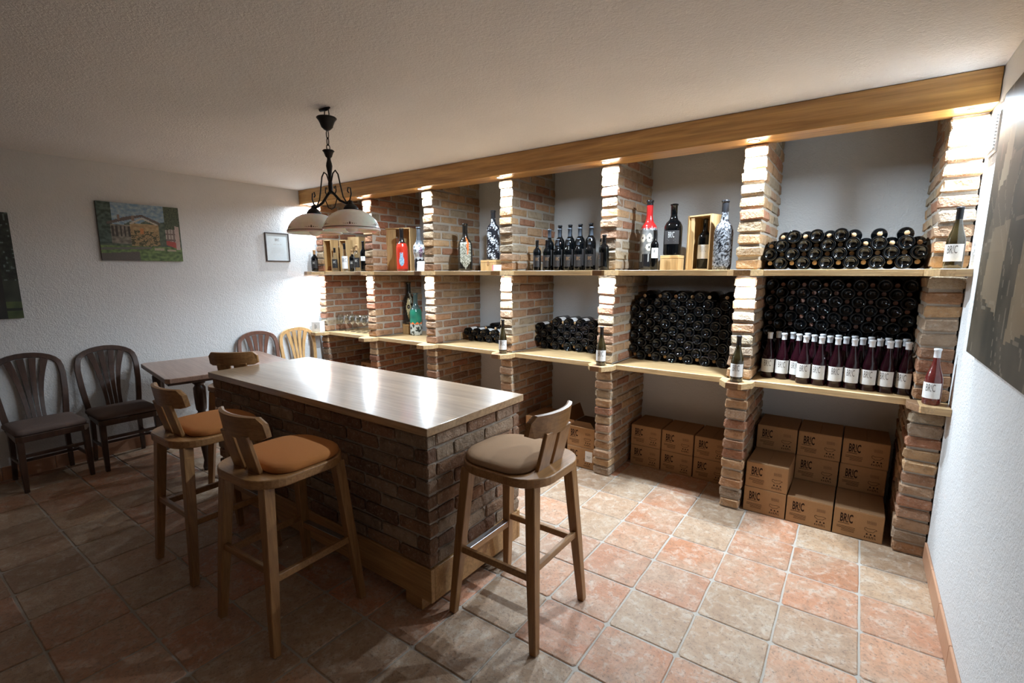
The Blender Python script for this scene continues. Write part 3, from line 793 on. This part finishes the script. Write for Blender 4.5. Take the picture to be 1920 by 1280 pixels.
# -- standing rose bottles in three rows
RL = ('label', .13, .42, 1.2, 'grayink', .060)
rows = [('front', [(5.214+.0878*k, .125) for k in range(7)]),
        ('second', [(4.992, .205), (5.080, .20), (5.167, .205)]+[(5.255+.0878*k, .206) for k in range(6)]),
        ('back', [(5.035+.0878*k, .285) for k in range(9)])]
for rn, pts in rows:
    for k, (x, y) in enumerate(pts):
        std_bottle(f'rosé bottle with white cap and white label, {ORD[k]} from left in {rn} row, rightmost bay', (x, y, ZL), .0415, .32, 'burgundy', 'rose', 'capw', RL, rz=random.uniform(-.25, .2)+math.atan2(5.467-x, 3.62+y)-.15, group='standing rosé bottles with white caps', capfrac=.86)
# -- single bottles on the consoles
std_bottle('white wine bottle with white label standing on the console of the middle pillar', (2.858, -.065, ZL), .037, .312, 'burgundy', 'glassg', 'capb', WL, .5)
std_bottle('brownish wine bottle with white label on console of fifth pillar from left', (3.842, -.075, ZL), .039, .31, 'burgundy', 'glassg', 'capb', WL, .3)
std_bottle('brownish wine bottle with white label on console of the last but one pillar', (4.845, -.085, ZL), .0405, .315, 'burgundy', 'glassg', 'capb', WL, .0)
std_bottle('pink wine bottle with white cap standing on the far-right lower console', (5.852, -.07, ZL), .041, .316, 'burgundy', 'roser', 'capw', WL, -.35, capfrac=.84)
std_bottle('dark green bottle with white label on far-right end of upper shelf', (5.86, -.07, ZU), .041, .322, 'burgundy', 'glassg', 'capb', WL, -.38)
# -- standing dark bottles, upper fourth bay
DL = ('labelb', .12, .50, 1.2, 'bronze', .040)
for k, (x, y) in enumerate([(3.158, .035), (3.250, .05), (3.352, .05), (3.450, .055), (3.547, .055), (3.652, .05)]):
    std_bottle(f'small black bottle with bronze print, {ORD[k]} from left in front row, third bay from right', (x, y, ZU), .0345, .262, 'bordeaux', 'glass', 'capg' if k > 1 else 'capb', DL, .55, group='black bottles standing on the upper shelf')
for k, (x, y) in enumerate([(3.205, .165), (3.305, .165), (3.405, .165), (3.500, .17), (3.612, .165)]):
    std_bottle(f'taller black bottle, {ORD[k]} from left in middle row behind small bottles, third bay from right', (x, y, ZU), .040, .36, 'bordeaux', 'glass', 'capg', DL, .5, group='black bottles standing on the upper shelf')
for k, (x, y) in enumerate([(3.165, .42), (3.272, .42), (3.375, .42), (3.48, .42), (3.62, .42)]):
    std_bottle(f'tallest black bottle, {ORD[k]} from left in back row, upper third bay from right', (x, y, ZU), .047, .415, 'bordeaux', 'glass', 'capb', None, 0, group='black bottles standing on the upper shelf')
std_bottle('glossy black bottle standing alone on console right of the black bottle group', (3.828, -.05, ZU), .040, .272, 'bordeaux', 'glass', 'capb', DL, -.9)
# -- painted bottles: colour painted on the glass as function of angle and height
def painted(label, loc, R, H, kind, fn, rz=0, cap=None, name='painted_bottle'):
    prof = bottle_prof(R, H, kind, False)
    # resample profile
    P = [prof[0]]
    for p, q in zip(prof, prof[1:]):
        L = math.hypot(q[0]-p[0], q[1]-p[1]); n = max(1, int(L/.006))
        for k in range(1, n+1): P.append((p[0]+(q[0]-p[0])*k/n, p[1]+(q[1]-p[1])*k/n))
    seg = 72; me = lathe_me(P, seg)
    at = me.color_attributes.new('paint', 'FLOAT_COLOR', 'POINT')
    for v in me.vertices:
        a = math.atan2(v.co.x, -v.co.y)/PI; c = fn(a, v.co.z/H, v.co)
        at.data[v.index].color = (*c, 1)
    me.materials.append(M['paintg'])
    t = thing(name, label, 'bottle', loc, rz); mesh_obj('glass_body', me, None, t)
    if cap: mesh_obj('capsule', capsule_me(R, H, kind, cap, .90), None, t)
    return t
def nz(v, s, o=0): return noise.noise(Vector((v[0]*s+o, v[1]*s+o, v[2]*s)))
def f_owl(a, h, v):
    if h > .93: return (.01, .01, .012)
    edge = .60+.008*math.sin(a*60)
    if h > edge: return (.55, .02, .02)
    if h > .58: return (.015, .015, .018) if math.sin(a*90) > -.2 else (.6, .6, .62)
    for ax, hz, r in ((-.20, .46, .060), (.04, .46, .062), (.04, .33, .055), (-.02, .33, .04)):
        d = math.hypot((a-ax)*.62, (h-hz))
        if d < r*.28: return (.01, .01, .01)
        if d < r: return (.62, .56, .46) if d > r*.5 else (.75, .72, .66)
    if h < .24: return (.5, .5, .48) if (math.sin(a*70) > .88 and h > .12) else (.012, .012, .014)
    g = .16+.12*nz(v, 30); return (g, g*.98, g*.95)
def f_marble(a, h, v):
    if h > .82: return (.015, .015, .017)
    q = nz(v, 18)*1.5+nz(v, 45, 4)
    s = max(0, min(1, .38+.8*math.sin((q+a*1.6+h*2.2)*7)+nz(v, 110, 5)*1.1))
    return (.012+.24*s, .012+.25*s, .014+.27*s)
def f_feather(a, h, v):
    if h > .84: return (.02, .02, .022)
    q = nz(v, 70)+.6*nz(v, 150, 7); return (.55, .57, .6) if q+.3*math.sin(h*20+a*9) > .28 else (.014, .015, .02)
def f_bull(a, h, v):
    x = a*2.4; k = nz(v, 26)+.6*nz(v, 60, 3)
    if abs(x+.05-.3*math.sin(h*3)) < .16*(1-abs(h-.58)*3) and .34 < h < .72: return (.75, .18, .05) if x > 0 else (.42, .40, .18)
    if abs(x) < .62 and .03 < h < .60 and h > .05+abs(x)*.25: return (.55, .55, .47) if math.sin(k*14) > 0 else (.16, .16, .12)
    return (.012, .010, .008)
def f_cat(a, h, v):
    if h > .66: return (.012, .01, .01)
    x = a*2.2
    body = ((x+.02)/.30)**2+((h-.24)/.115)**2 < 1; head = ((x+.02)/.19)**2+((h-.36)/.055)**2 < 1
    ear = abs(abs(x+.02)-.13) < .05 and .39 < h < .43
    if body or head or ear: return (.42, .60, .74) if nz(v, 60) > -.1 else (.22, .42, .62)
    return (.62, .04, .02) if h > .05 else (.25, .02, .012)
def f_grape(a, h, v):
    if h > .60: return (.10, .11, .12) if h < .7 else (.06, .065, .07)
    if h < .27+.02*math.sin(a*22): return (.7, .7, .7) if nz(v, 55, 2) > .42 else (.015, .012, .015)
    k = nz(v, 42)
    if math.hypot((a-.10)*1.2, (h-.43)) < .13 and math.sin(v.z*330)*math.sin(a*38) > -.1: return (.20, .09, .18)
    if k > .3: return (.16, .20, .2)
    return (.72, .74, .76)
def f_face(a, h, v):
    x = a*2.2
    if math.hypot((x-.0)/.16, (h-.42)/.055) < 1: return (.015, .012, .01) if math.hypot(x, (h-.42)*2.4) > .035 else (.7, .7, .6)
    if abs(x) < .30-(abs(h-.40))*1.0 and .12 < h < .62: return (.55, .47, .26)
    if .5 < h < .74 and abs(x-.32) < .18 and math.sin((x*1.5+h)*40) > -.2: return (.5, .5, .38)
    return (.012, .012, .010)
def f_green(a, h, v):
    if h < .27: return (.42, .43, .38) if nz(v, 40) > -.05 else (.03, .035, .03)
    if h < .30+.02*math.sin(a*25): return (.75, .16, .04)
    k = nz(v, 14); return (.02, .16+.1*k, .10+.05*k) if h < .62 else (.05, .08, .075)
painted('large painted bottle with red shoulders and owl eyes, second upper bay from right', (4.06, .28, ZU), .069, .548, 'fat', f_owl, .30)
std_bottle('slim small dark bottle in front of the large red-shouldered painted bottle', (4.172, .105, ZU), .030, .303, 'bordeaux', 'glass', 'capb', ('label', .30, .55, .9, 'grayink', .03), .5)
painted('black bottle covered in grey marbled paint, beside the last but one pillar', (4.655, .125, ZU), .063, .482, 'fat', f_marble, .2)
painted('tall black bottle with silvery speckled pattern, standing on a small wooden box', (2.452, .33, ZU+.1075), .066, .485, 'bordeaux', f_feather, .6)
painted('dark bottle with painted pale bull and orange stripe, upper third bay from left', (2.175, .22, ZU), .073, .472, 'fat', f_bull, .75)
painted('red painted bottle with a pale blue cat, standing before an open wooden crate', (1.290, .17, ZU), .064, .470, 'fat', f_cat, .75)
painted('white and black bottle with painted purple grapes and curvy waist', (1.672, .06, ZU), .062, .455, 'gourd', f_grape, .8)
painted('black bottle with painted cream face and feather, on a wooden block', (1.06, .46, ZL+.122), .075, .50, 'fat', f_face, .75)
painted('green glass bottle with painted stone wall around its base, lower second bay', (1.235, .40, ZL), .072, .50, 'fat', f_green, .8)
# large black bottle on box, crate with bottle
std_bottle('large black bottle with dark label, raised on a small wooden box', (4.262, .25, ZU+.112), .068, .388, 'fat', 'glass', None, ('labelb', .22, .48, .9, 'palegray', .062), .1)
def wbox(label, x0, x1, y0, y1, z, h, rz=0, lid=True, latch=False, name='wooden_box', txt=None):
    cx, cy = (x0+x1)/2, (y0+y1)/2; t = thing(name, label, 'box', (cx, cy, z), rz); a, b = (x1-x0)/2, (y1-y0)/2
    mesh_obj('box_body', box_me(-a, a, -b, b, 0, h*.78, .002), 'crate', t)
    mesh_obj('lid', box_me(-a-.001, a+.001, -b-.001, b+.001, h*.79, h, .002), 'crateh', t)
    if latch: mesh_obj('latch', box_me(-.009, .009, -b-.006, -b-.001, h*.55, h*.9, .001), 'bronze', t)
    return t
wbox('small wooden box under the large black bottle, second upper bay from right', 4.195, 4.335, .18, .32, ZU, .112)
wbox('small wooden box with latch under the silvery patterned black bottle', 2.35, 2.545, .25, .42, ZU, .107, latch=True)
wbox('wooden block under the black bottle with painted face, lower second bay', 1.0, 1.115, .40, .515, ZL, .122)
def crate(label, cx, cy, z, w_, d, h, rz, openf=True, txt=None, lidleft=False):
    t = thing('wooden_crate', label, 'crate', (cx, cy, z), rz); e = .010
    mesh_obj('side_panel', box_me(-w_/2, -w_/2+e, -d/2, d/2, 0, h), 'crate', t)
    mesh_obj('side_panel', box_me(w_/2-e, w_/2, -d/2, d/2, 0, h), 'crate', t)
    mesh_obj('top_panel', box_me(-w_/2+e, w_/2-e, -d/2, d/2, h-e, h), 'crateh', t)
    mesh_obj('bottom_panel', box_me(-w_/2+e, w_/2-e, -d/2, d/2, 0, e), 'crateh', t)
    mesh_obj('back_panel', box_me(-w_/2+e, w_/2-e, d/2-e, d/2, e, h-e), 'crate', t)
    if not openf:
        mesh_obj('front_panel', box_me(-w_/2+e, w_/2-e, -d/2+.001, -d/2+e, e, h-e), 'crate', t)
    if txt: mesh_obj('lettering', text_me('BR!C', .10, .50, 'brown', bold=.003), None, t, (0, -d/2+.0004, h*.63))
    if lidleft: mesh_obj('sliding_lid', box_me(-w_/2+e, -w_/2+e+(lidleft if lidleft is not True else .055), -d/2+.012, -d/2+.02, e, h-e), 'crate', t)
    return t
crate('open wooden crate holding a bottle beside the large black bottle, upper shelf', 4.478, .345, ZU, .20, .17, .408, -.36, lidleft=.04)
std_bottle('black bottle with white label inside the open wooden crate, upper shelf', (4.474, .345, ZU+.0105), .048, .375, 'bordeaux', 'glass', None, ('label', .20, .48, 1.1, 'palegray', .06), .1)
crate('open wooden crate behind the red bottle with the blue cat', 1.075, .345, ZU, .33, .20, .49, .42, lidleft=.14)
crate('narrow open wooden crate, left one, upper shelf of leftmost bay', .098, .085, ZU, .125, .12, .385, .15)
crate('narrow open wooden crate, right one, upper shelf of leftmost bay', .245, .20, ZU, .115, .11, .385, .15)
crate('closed pale wooden crate with burnt lettering, upper shelf of leftmost bay', .215, .385, ZU, .16, .15, .43, .35, openf=False, txt=True)
BL = ('labelb', .15, .52, 1.2, 'paper', .04)
std_bottle('small clear-shouldered bottle with dark label on the leftmost upper console', (-.03, -.07, ZU), .040, .262, 'bordeaux', 'glass', 'cork', BL, .7)
std_bottle('black bottle with clear stopper before the left narrow crate', (.222, .045, ZU), .034, .285, 'burgundy', 'clear', 'capb', BL, .7)
std_bottle('clear bottle with big black emblem before the right narrow crate', (.415, .05, ZU), .036, .33, 'burgundy', 'clear', 'capb', ('label', .1, .55, 1.2, 'ink', .07), .7)
std_bottle('short dark bottle before the pale lettered crate', (.50, .09, ZU), .035, .255, 'bordeaux', 'glass', 'cork', BL, .7)
std_bottle('medium clear bottle with dark label before the pale lettered crate', (.60, .08, ZU), .037, .31, 'bordeaux', 'clear', 'cork', BL, .7)
std_bottle('tall slim black bottle at the right end of the leftmost upper bay', (.70, .10, ZU), .036, .35, 'bordeaux', 'glass', 'capb', ('label', .35, .5, .8, 'ink', .02), .7)
# little price cards
def card(label, x, y, z, w_, h, mat, rz, tilt=-.35):
    t = thing('price_card', label, 'card', (x, y, z), rz)
    mesh_obj('sheet', box_me(-w_/2, w_/2, -.0008, .0008, 0, h), mat, t, (0, 0, .0005), (tilt, 0, 0))
    mesh_obj('print', rects_me([(-w_*.35, w_*.35, h*f, h*f+.003) for f in (.3, .42, .54, .66, .78)], -.0013, 'palegray'), None, t, (0, 0, .0005), (tilt, 0, 0))
    mesh_obj('prop', box_me(-.01, .01, 0, .0012, 0, h*.75), mat, t, (0, h*.62 if tilt < 0 else 0, .001), (.32, 0, 0))
card('white printed card leaning at the third pillar on the upper shelf', 1.865, -.115, ZU, .075, .105, 'paper', .55)
card('white card on the console of the middle pillar, upper shelf', 2.845, -.13, ZU, .07, .055, 'paper', .5)
card('small dusty red card beside the white card, upper shelf', 2.74, -.005, ZU, .08, .055, 'redp', .5)
tb2 = thing('napkin_box', 'white marbled box on the leftmost lower console by the wall', 'box', (-.035, -.075, ZL), .3)
mesh_obj('box_body', box_me(-.065, .065, -.045, .045, 0, .13, .006, 2), 'label', tb2)
mesh_obj('leaf_print', rects_me([(-.02, .0, .04, .1), (.0, .015, .05, .085)], -.0455, 'palegray'), None, tb2)
# wine glasses
gp = [(0, .0015), (.032, .0015), (.034, .003), (.02, .006), (.005, .010), (.0035, .02), (.0035, .085), (.006, .095), (.022, .108), (.034, .125), (.039, .148), (.037, .175), (.031, .205), (.0305, .205), (.036, .175), (.038, .148), (.033, .127), (.021, .110), (.0, .102)]
gm = lathe_me(gp, 24); gm.materials.append(M['clear'])
k = 0
for r in range(2):
    for q in range(6):
        x = .11+q*.118+r*.03; y = .16+r*.14
        o = mesh_obj('wine_glass', gm, None, None, (x, y, ZL)); tag(o, f'empty wine glass, {ORD[q]} from left in {("front", "back")[r]} row, leftmost lower bay', 'glass', 'wine glasses in the leftmost bay')
# ---------------------------------------------------------------- cartons
BW, BD, BH = .262, .34, .183
card_me = box_me(-BW/2, BW/2, 0, BD, 0, BH-.003, .003)
flap = box_me(-BW/2+.001, -.001, .001, BD-.001, BH-.003, BH, .0008); flap2 = box_me(.001, BW/2-.001, .001, BD-.001, BH-.003, BH, .0008)
lines = [(-.105, -.105+w_, .082-.0095*k, .0855-.0095*k) for k, w_ in ((0, .06), )]+[(-.11, -.012, .064-.0095*k-.003, .064-.0095*k) for k in range(2)]+[(-.085, -.015, .045-.0095*k-.003, .045-.0095*k) for k in range(2)]
bars = [(.045+.0055*k, .047+.0055*k, .118, .138) for k in range(9)]+[(.045, .093, .1165, .118), (.045, .093, .127, .128)]
outl = [(.035, .04, .08), (.040, .092, .084), (.06, .1, .088), (.1, .093, .082), (.085, .078, .07), (.075, .072, .062), (.058, .06, .06), (.042, .062, .066)]
def cow():
    P = [(.036, .086), (.044, .09), (.05, .084), (.088, .088), (.1, .082), (.09, .076), (.08, .064), (.072, .066), (.055, .062), (.048, .068), (.038, .072), (.036, .086)]
    bm = bmesh.new()
    for (x0, z0), (x1, z1) in zip(P, P[1:]):
        d = Vector((x1-x0, 0, z1-z0)).normalized(); n = Vector((-d.z, 0, d.x))*.0012
        a, b = Vector((x0, -.0004, z0)), Vector((x1, -.0004, z1)); bm.faces.new([bm.verts.new(p) for p in (a-n, b-n, b+n, a+n)])
    for k in range(3): bm.faces.new([bm.verts.new(p) for p in ((.045+.02*k, -.0004, .042), (.056+.02*k, -.0004, .042), (.053+.02*k, -.0004, .052), (.047+.02*k, -.0004, .052))])
    me = bpy.data.meshes.new('cow'); bm.to_mesh(me); bm.free(); me.materials.append(M['ink']); return me
lin_me, bar_me_, cow_me = rects_me(lines, mat='ink'), rects_me(bars, mat='inkl'), cow()
logo = text_me('BR!C', .082, .40, 'ink', bold=.0022)
six = text_me('6 x 0,75 L', .019, .8, 'ink', bold=.0006)
def carton(label, x, y, z, rz=0, openbox=False, stub=False, group=None):
    t = thing('wine_carton', label, 'box', (x, y, z), rz, group)
    mesh_obj('box_body', card_me, 'card', t)
    if not openbox:
        mesh_obj('flap', flap, 'cardtop', t); mesh_obj('flap', flap2, 'cardtop', t)
    mesh_obj('printed_logo', logo, None, t, (-.062, 0, .118)); mesh_obj('printed_lines', lin_me, None, t)
    mesh_obj('printed_barcode', bar_me_, None, t); mesh_obj('printed_emblem', cow_me, None, t); mesh_obj('printed_size', six, None, t, (.068, 0, .026))
    return t
a, b = bay(5)
xs = [a+.014+BW/2, a+.014+BW*1.5+.008, a+.014+BW*2.5+.016]
SIDE = ['left', 'middle', 'right']
G = 'printed wine cartons under the lower shelf'
for q in range(3):
    carton(f'cardboard carton on the floor, front {SIDE[q]} of the rightmost bay', xs[q], .048, 0, random.uniform(-.01, .01), group=G)
carton('cardboard carton stacked on the front left carton, rightmost bay', xs[0]+.002, .05, BH+.001, -.02, group=G)
for q in range(3):
    for r in range(3):
        carton(f'cardboard carton, {SIDE[q]} back stack, {("bottom", "middle", "top")[r]}, rightmost bay', xs[q]+.003*r, .40, (BH+.001)*r, 0, group=G)
a, b = bay(4)
for q in range(3):
    for r in range(2):
        carton(f'cardboard carton, {SIDE[q]} of three, {("bottom", "top")[r]} row, second bay from right', a+.03+BW*(q+.5)+q*.010, .40, (BH+.001)*r, random.uniform(-.01, .01), group=G)
# fourth bay: two stacks in front, the right upper one open
carton('bottom carton with a white sticker beside the fifth pillar', 3.618, .045, 0, 0, group=G)
st_ = thing('paper_sticker', 'white paper sticker on the bottom carton by the fifth pillar', 'sticker', (3.70, .0445, .11)); mesh_obj('sheet', box_me(-.034, .034, -.0005, 0, -.045, .05), 'label', st_)
mesh_obj('print', rects_me([(-.02, .02, .0, .004), (-.02, .015, -.012, -.009)], -.0009, 'grayink'), None, st_)
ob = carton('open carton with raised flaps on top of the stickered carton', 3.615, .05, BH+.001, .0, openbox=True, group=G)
def fl(pts, name='flap'):
    bm = bmesh.new(); lo = [bm.verts.new(p) for p in pts]; f = bm.faces.new(lo)
    r = bmesh.ops.solidify(bm, geom=[f], thickness=.003); mesh_obj(name, from_bm(bm), 'cardtop', ob)
mesh_obj('painted_inside_shade', box_me(-BW/2+.004, BW/2-.004, .004, BD-.004, BH-.0028, BH-.0015), 'cardshade', ob)  # flat dark sheet on the solid body, painting the shade inside
fl([(-BW/2, .0, BH), (BW/2, .0, BH), (BW/2-.035, -.012, BH+.055), (-BW/2+.09, -.012, BH+.055), (-BW/2+.075, -.01, BH+.04), (-BW/2+.07, -.012, BH+.055), (-BW/2+.02, -.012, BH+.055)])
fl([(-BW/2, .01, BH), (-BW/2, BD-.01, BH), (-BW/2-.05, BD-.01, BH+.12), (-BW/2-.05, .04, BH+.12)])
fl([(BW/2, .01, BH), (BW/2, BD-.01, BH), (BW/2+.0, BD-.03, BH+.07), (BW/2+.0, .04, BH+.07)])
carton('bottom carton left of the stickered one, partly behind the stool', 3.16, .07, 0, 0, group=G)
carton('upper carton left of the open one, partly behind the stool', 3.158, .07, BH+.001, 0, group=G)
carton('carton deep in the shade of the third bay from left', 2.22, .40, 0, 0, group=G)
for r in (0, 1): carton(f'{("lower", "upper")[r]} carton in the shaded third bay from left', 2.52, .40, (BH+.001)*r, 0, group=G)
for q in range(3): carton(f'{ORD[q]} carton up in the dark leftmost bay', .42, .30, (BH+.001)*q, 0, group=G)
# ---------------------------------------------------------------- paintings
def canvas(name, label, w_, h, loc, rz, fn, nx, ny, mat='canvas', th=.022):
    t = thing(name, label, 'painting', loc, rz)
    mesh_obj('stretched_frame', box_me(-w_/2, w_/2, 0, th, 0, h, .002), 'frame' if mat == 'canvas' else 'oakd', t)
    bm = bmesh.new(); lay = bm.loops.layers.float_color.new('paint')
    V = [[bm.verts.new((-w_/2+w_*i/nx, -.0012, h*j/ny)) for i in range(nx+1)] for j in range(ny+1)]
    for j in range(ny):
        for i in range(nx):
            f = bm.faces.new((V[j][i], V[j][i+1], V[j+1][i+1], V[j+1][i])); c = fn((i+.5)/nx, (j+.5)/ny)
            for l in f.loops: l[lay] = (*c, 1)
    me = bpy.data.meshes.new('c'); bm.to_mesh(me); bm.free(); me.materials.append(M[mat]); mesh_obj('painted_canvas', me, None, t)
    return t
def n2(x, y, s, o=0): return noise.noise(Vector((x*s, y*s, o)))
def lerp(a, b, t): return tuple(x+(y-x)*max(0, min(1, t)) for x, y in zip(a, b))
def inpoly(x, y, P):
    c = False; n = len(P)
    for i in range(n):
        x0, y0 = P[i]; x1, y1 = P[i-1]
        if (y0 > y) != (y1 > y) and x < (x1-x0)*(y-y0)/(y1-y0)+x0: c = not c
    return c
def p_house(x, y):
    k = n2(x, y, 22); k2 = n2(x, y, 60, 3)
    if y > .60+.16*abs(x-.42)**.5*0 and y > .66-.25*x*(x < .3)+.07*n2(x, 0, 9)+(.05 if x > .5 else 0): c = lerp((.14, .24, .34), (.30, .38, .42), .5+k)
    else: c = lerp((.035, .06, .04), (.10, .13, .09), .5+k)
    if x < .16 and y > .3: c = lerp((.02, .04, .03), (.07, .11, .09), .5+k*1.4)
    if x > .80 and y > .55: c = lerp((.02, .035, .02), (.09, .11, .06), .5+k2)
    if y < .26: c = lerp((.05, .09, .03), (.15, .22, .07), .5+k)
    if y < .12+.1*x and x < .45: c = (.08, .07, .06)
    if y < .27 and abs(y-.20-.06*x) < .02 and x < .6: c = (.11, .11, .09)
    if inpoly(x, y, [(.14, .30), (.14, .62), (.38, .62), (.38, .30)]): c = lerp((.10, .09, .07), (.24, .22, .18), .5+k)
    if inpoly(x, y, [(.14, .42), (.38, .42), (.38, .60), (.14, .60)]) and math.sin(x*130) > .1: c = (.04, .035, .03)
    if inpoly(x, y, [(.36, .26), (.72, .27), (.72, .66), (.36, .66)]): c = lerp((.26, .17, .08), (.40, .29, .15), .5+k)
    if inpoly(x, y, [(.36, .26), (.72, .27), (.72, .52), (.36, .55)]) and k2+k > .05: c = (.06, .06, .025)
    if inpoly(x, y, [(.48, .48), (.53, .48), (.53, .58), (.48, .58)]): c = (.45, .18, .06)
    if inpoly(x, y, [(.10, .62), (.36, .72), (.52, .78), (.74, .66), (.74, .70), (.52, .82), (.30, .76), (.10, .66)]): c = (.10, .08, .07)
    if inpoly(x, y, [(.36, .66), (.52, .77), (.72, .66), (.70, .64), (.52, .74), (.38, .64)]): c = (.42, .38, .32)
    for cx in (.24, .41):
        if abs(x-cx) < .015 and .70 < y < .80: c = (.2, .14, .11)
    if inpoly(x, y, [(.80, .30), (.97, .22), (.97, .60), (.80, .58)]): c = (.36, .31, .27) if math.sin(x*150) > -.5 and math.sin(y*60) > -.7 else (.14, .1, .09)
    if inpoly(x, y, [(.80, .30), (.95, .23), (.95, .35), (.80, .38)]): c = (.32, .06, .045)
    if inpoly(x, y, [(.93, .22), (.985, .22), (.985, .64), (.93, .66)]): c = (.42, .32, .28)
    for cx, cy in ((.70, .215), (.86, .20)):
        if abs(x-cx) < .06 and abs(y-cy) < .018: c = (.33, .29, .2)
    return tuple(v*(1+.25*k2) for v in c)
def p_tree(x, y):
    k = n2(x, y, 10); k2 = n2(x, y, 34, 2)
    c = lerp((.006, .010, .006), (.03, .04, .028), .35+k+k2)
    if k2 > .36 and y > .35: c = (.10, .13, .12)
    if y < .36: c = lerp((.012, .018, .012), (.04, .045, .03), .5+k)
    if y < .16: c = lerp((.03, .05, .015), (.09, .12, .035), .5+k)
    if y < .16 and abs(y-.09) < .012: c = (.01, .015, .008)
    if abs(x-.80) < .05 and y < .5: c = (.012, .012, .01)
    if abs(x-.72) < .012 and .14 < y < .42: c = (.10, .10, .07)
    if abs(x-.30-(1-y)*.5) < .012 and y > .42: c = (.07, .08, .07)
    return c
def p_abs(x, y):
    k = n2(x*1.5, y, 4); c = lerp((.03, .026, .016), (.085, .068, .045), .5+k+.5*n2(x*3, y*1.3, 7, 4))
    if inpoly(x, y, [(.03, .40), (.22, .40), (.26, .72), (.10, .75), (.08, .6)]): c = lerp(c, (.14, .11, .075), .7)
    if inpoly(x, y, [(.08, .62), (.16, .66), (.17, .86), (.13, .88)]): c = (.36, .30, .21)
    if inpoly(x, y, [(.07, .24), (.24, .18), (.25, .50), (.10, .48)]): c = lerp(c, (.24, .185, .12), .7)
    if inpoly(x, y, [(.35, .1), (.6, .2), (.7, .8), (.4, .7)]): c = lerp(c, (.3, .22, .13), .5)
    if abs(math.sin((x*2+y*.6+k*.3)*18)) > .992: c = lerp(c, (.3, .25, .18), .35)
    return c
canvas('house_painting', 'small unframed painting of a country house with lawn on the left wall', .655, .522, (XL+.024, -1.828, 1.813), PI/2, p_house, 110, 88)
canvas('tree_painting', 'dark unframed painting of a tree on the left wall, cut by the photo edge', .62, .845, (XL+.024, -3.035, 1.332), PI/2, p_tree, 60, 80)
canvas('abstract_painting', 'very large brown and olive abstract canvas on the right wall', 1.9, 1.135, (5.905, -.505-.95, 1.325), -PI/2, p_abs, 120, 80, 'canvassheen', .028)
# certificate
ct = thing('framed_certificate', 'small framed pale certificate on the left wall near the brick shelving', 'picture', (XL+.002, -.485, 1.828), PI/2)
for a in ((-.145, .145, 0, .012), (-.145, .145, .318, .33), ): mesh_obj('frame_bar', box_me(a[0], a[1], -.016, 0, a[2], a[3], .001), 'frame', ct)
for a in ((-.145, -.133), (.133, .145)): mesh_obj('frame_bar', box_me(a[0], a[1], -.016, 0, .0121, .3179, .001), 'frame', ct)
mesh_obj('sheet', box_me(-.133, .133, -.008, -.001, .012, .318), 'picglass', ct)
mesh_obj('lettering', text_me('BR!C', .045, .55, 'grayink'), None, ct, (0, -.0085, .25))
mesh_obj('print', rects_me([(-.05, -.015, .195, .202), (-.005, .02, .195, .202), (.03, .05, .195, .202)]+[(-.08, .08, .10+.014*k, .102+.014*k) for k in range(5)], -.0085, 'palegray'), None, ct)
# vent grille on right wall
vt = thing('vent_grille', 'small slatted white vent grille high on the right wall by the beam', 'vent', (XR, -.19, 2.26))
mesh_obj('frame', box_me(-.012, -.001, -.115, .115, 0, .185, .003), 'white', vt)
for k in range(11): mesh_obj('slat', box_me(-.021, -.0125, -.10, .10, .012+k*.015, .019+k*.015, .0015), 'white', vt)
# no uplighter is built; only bounced light reaches the ceiling
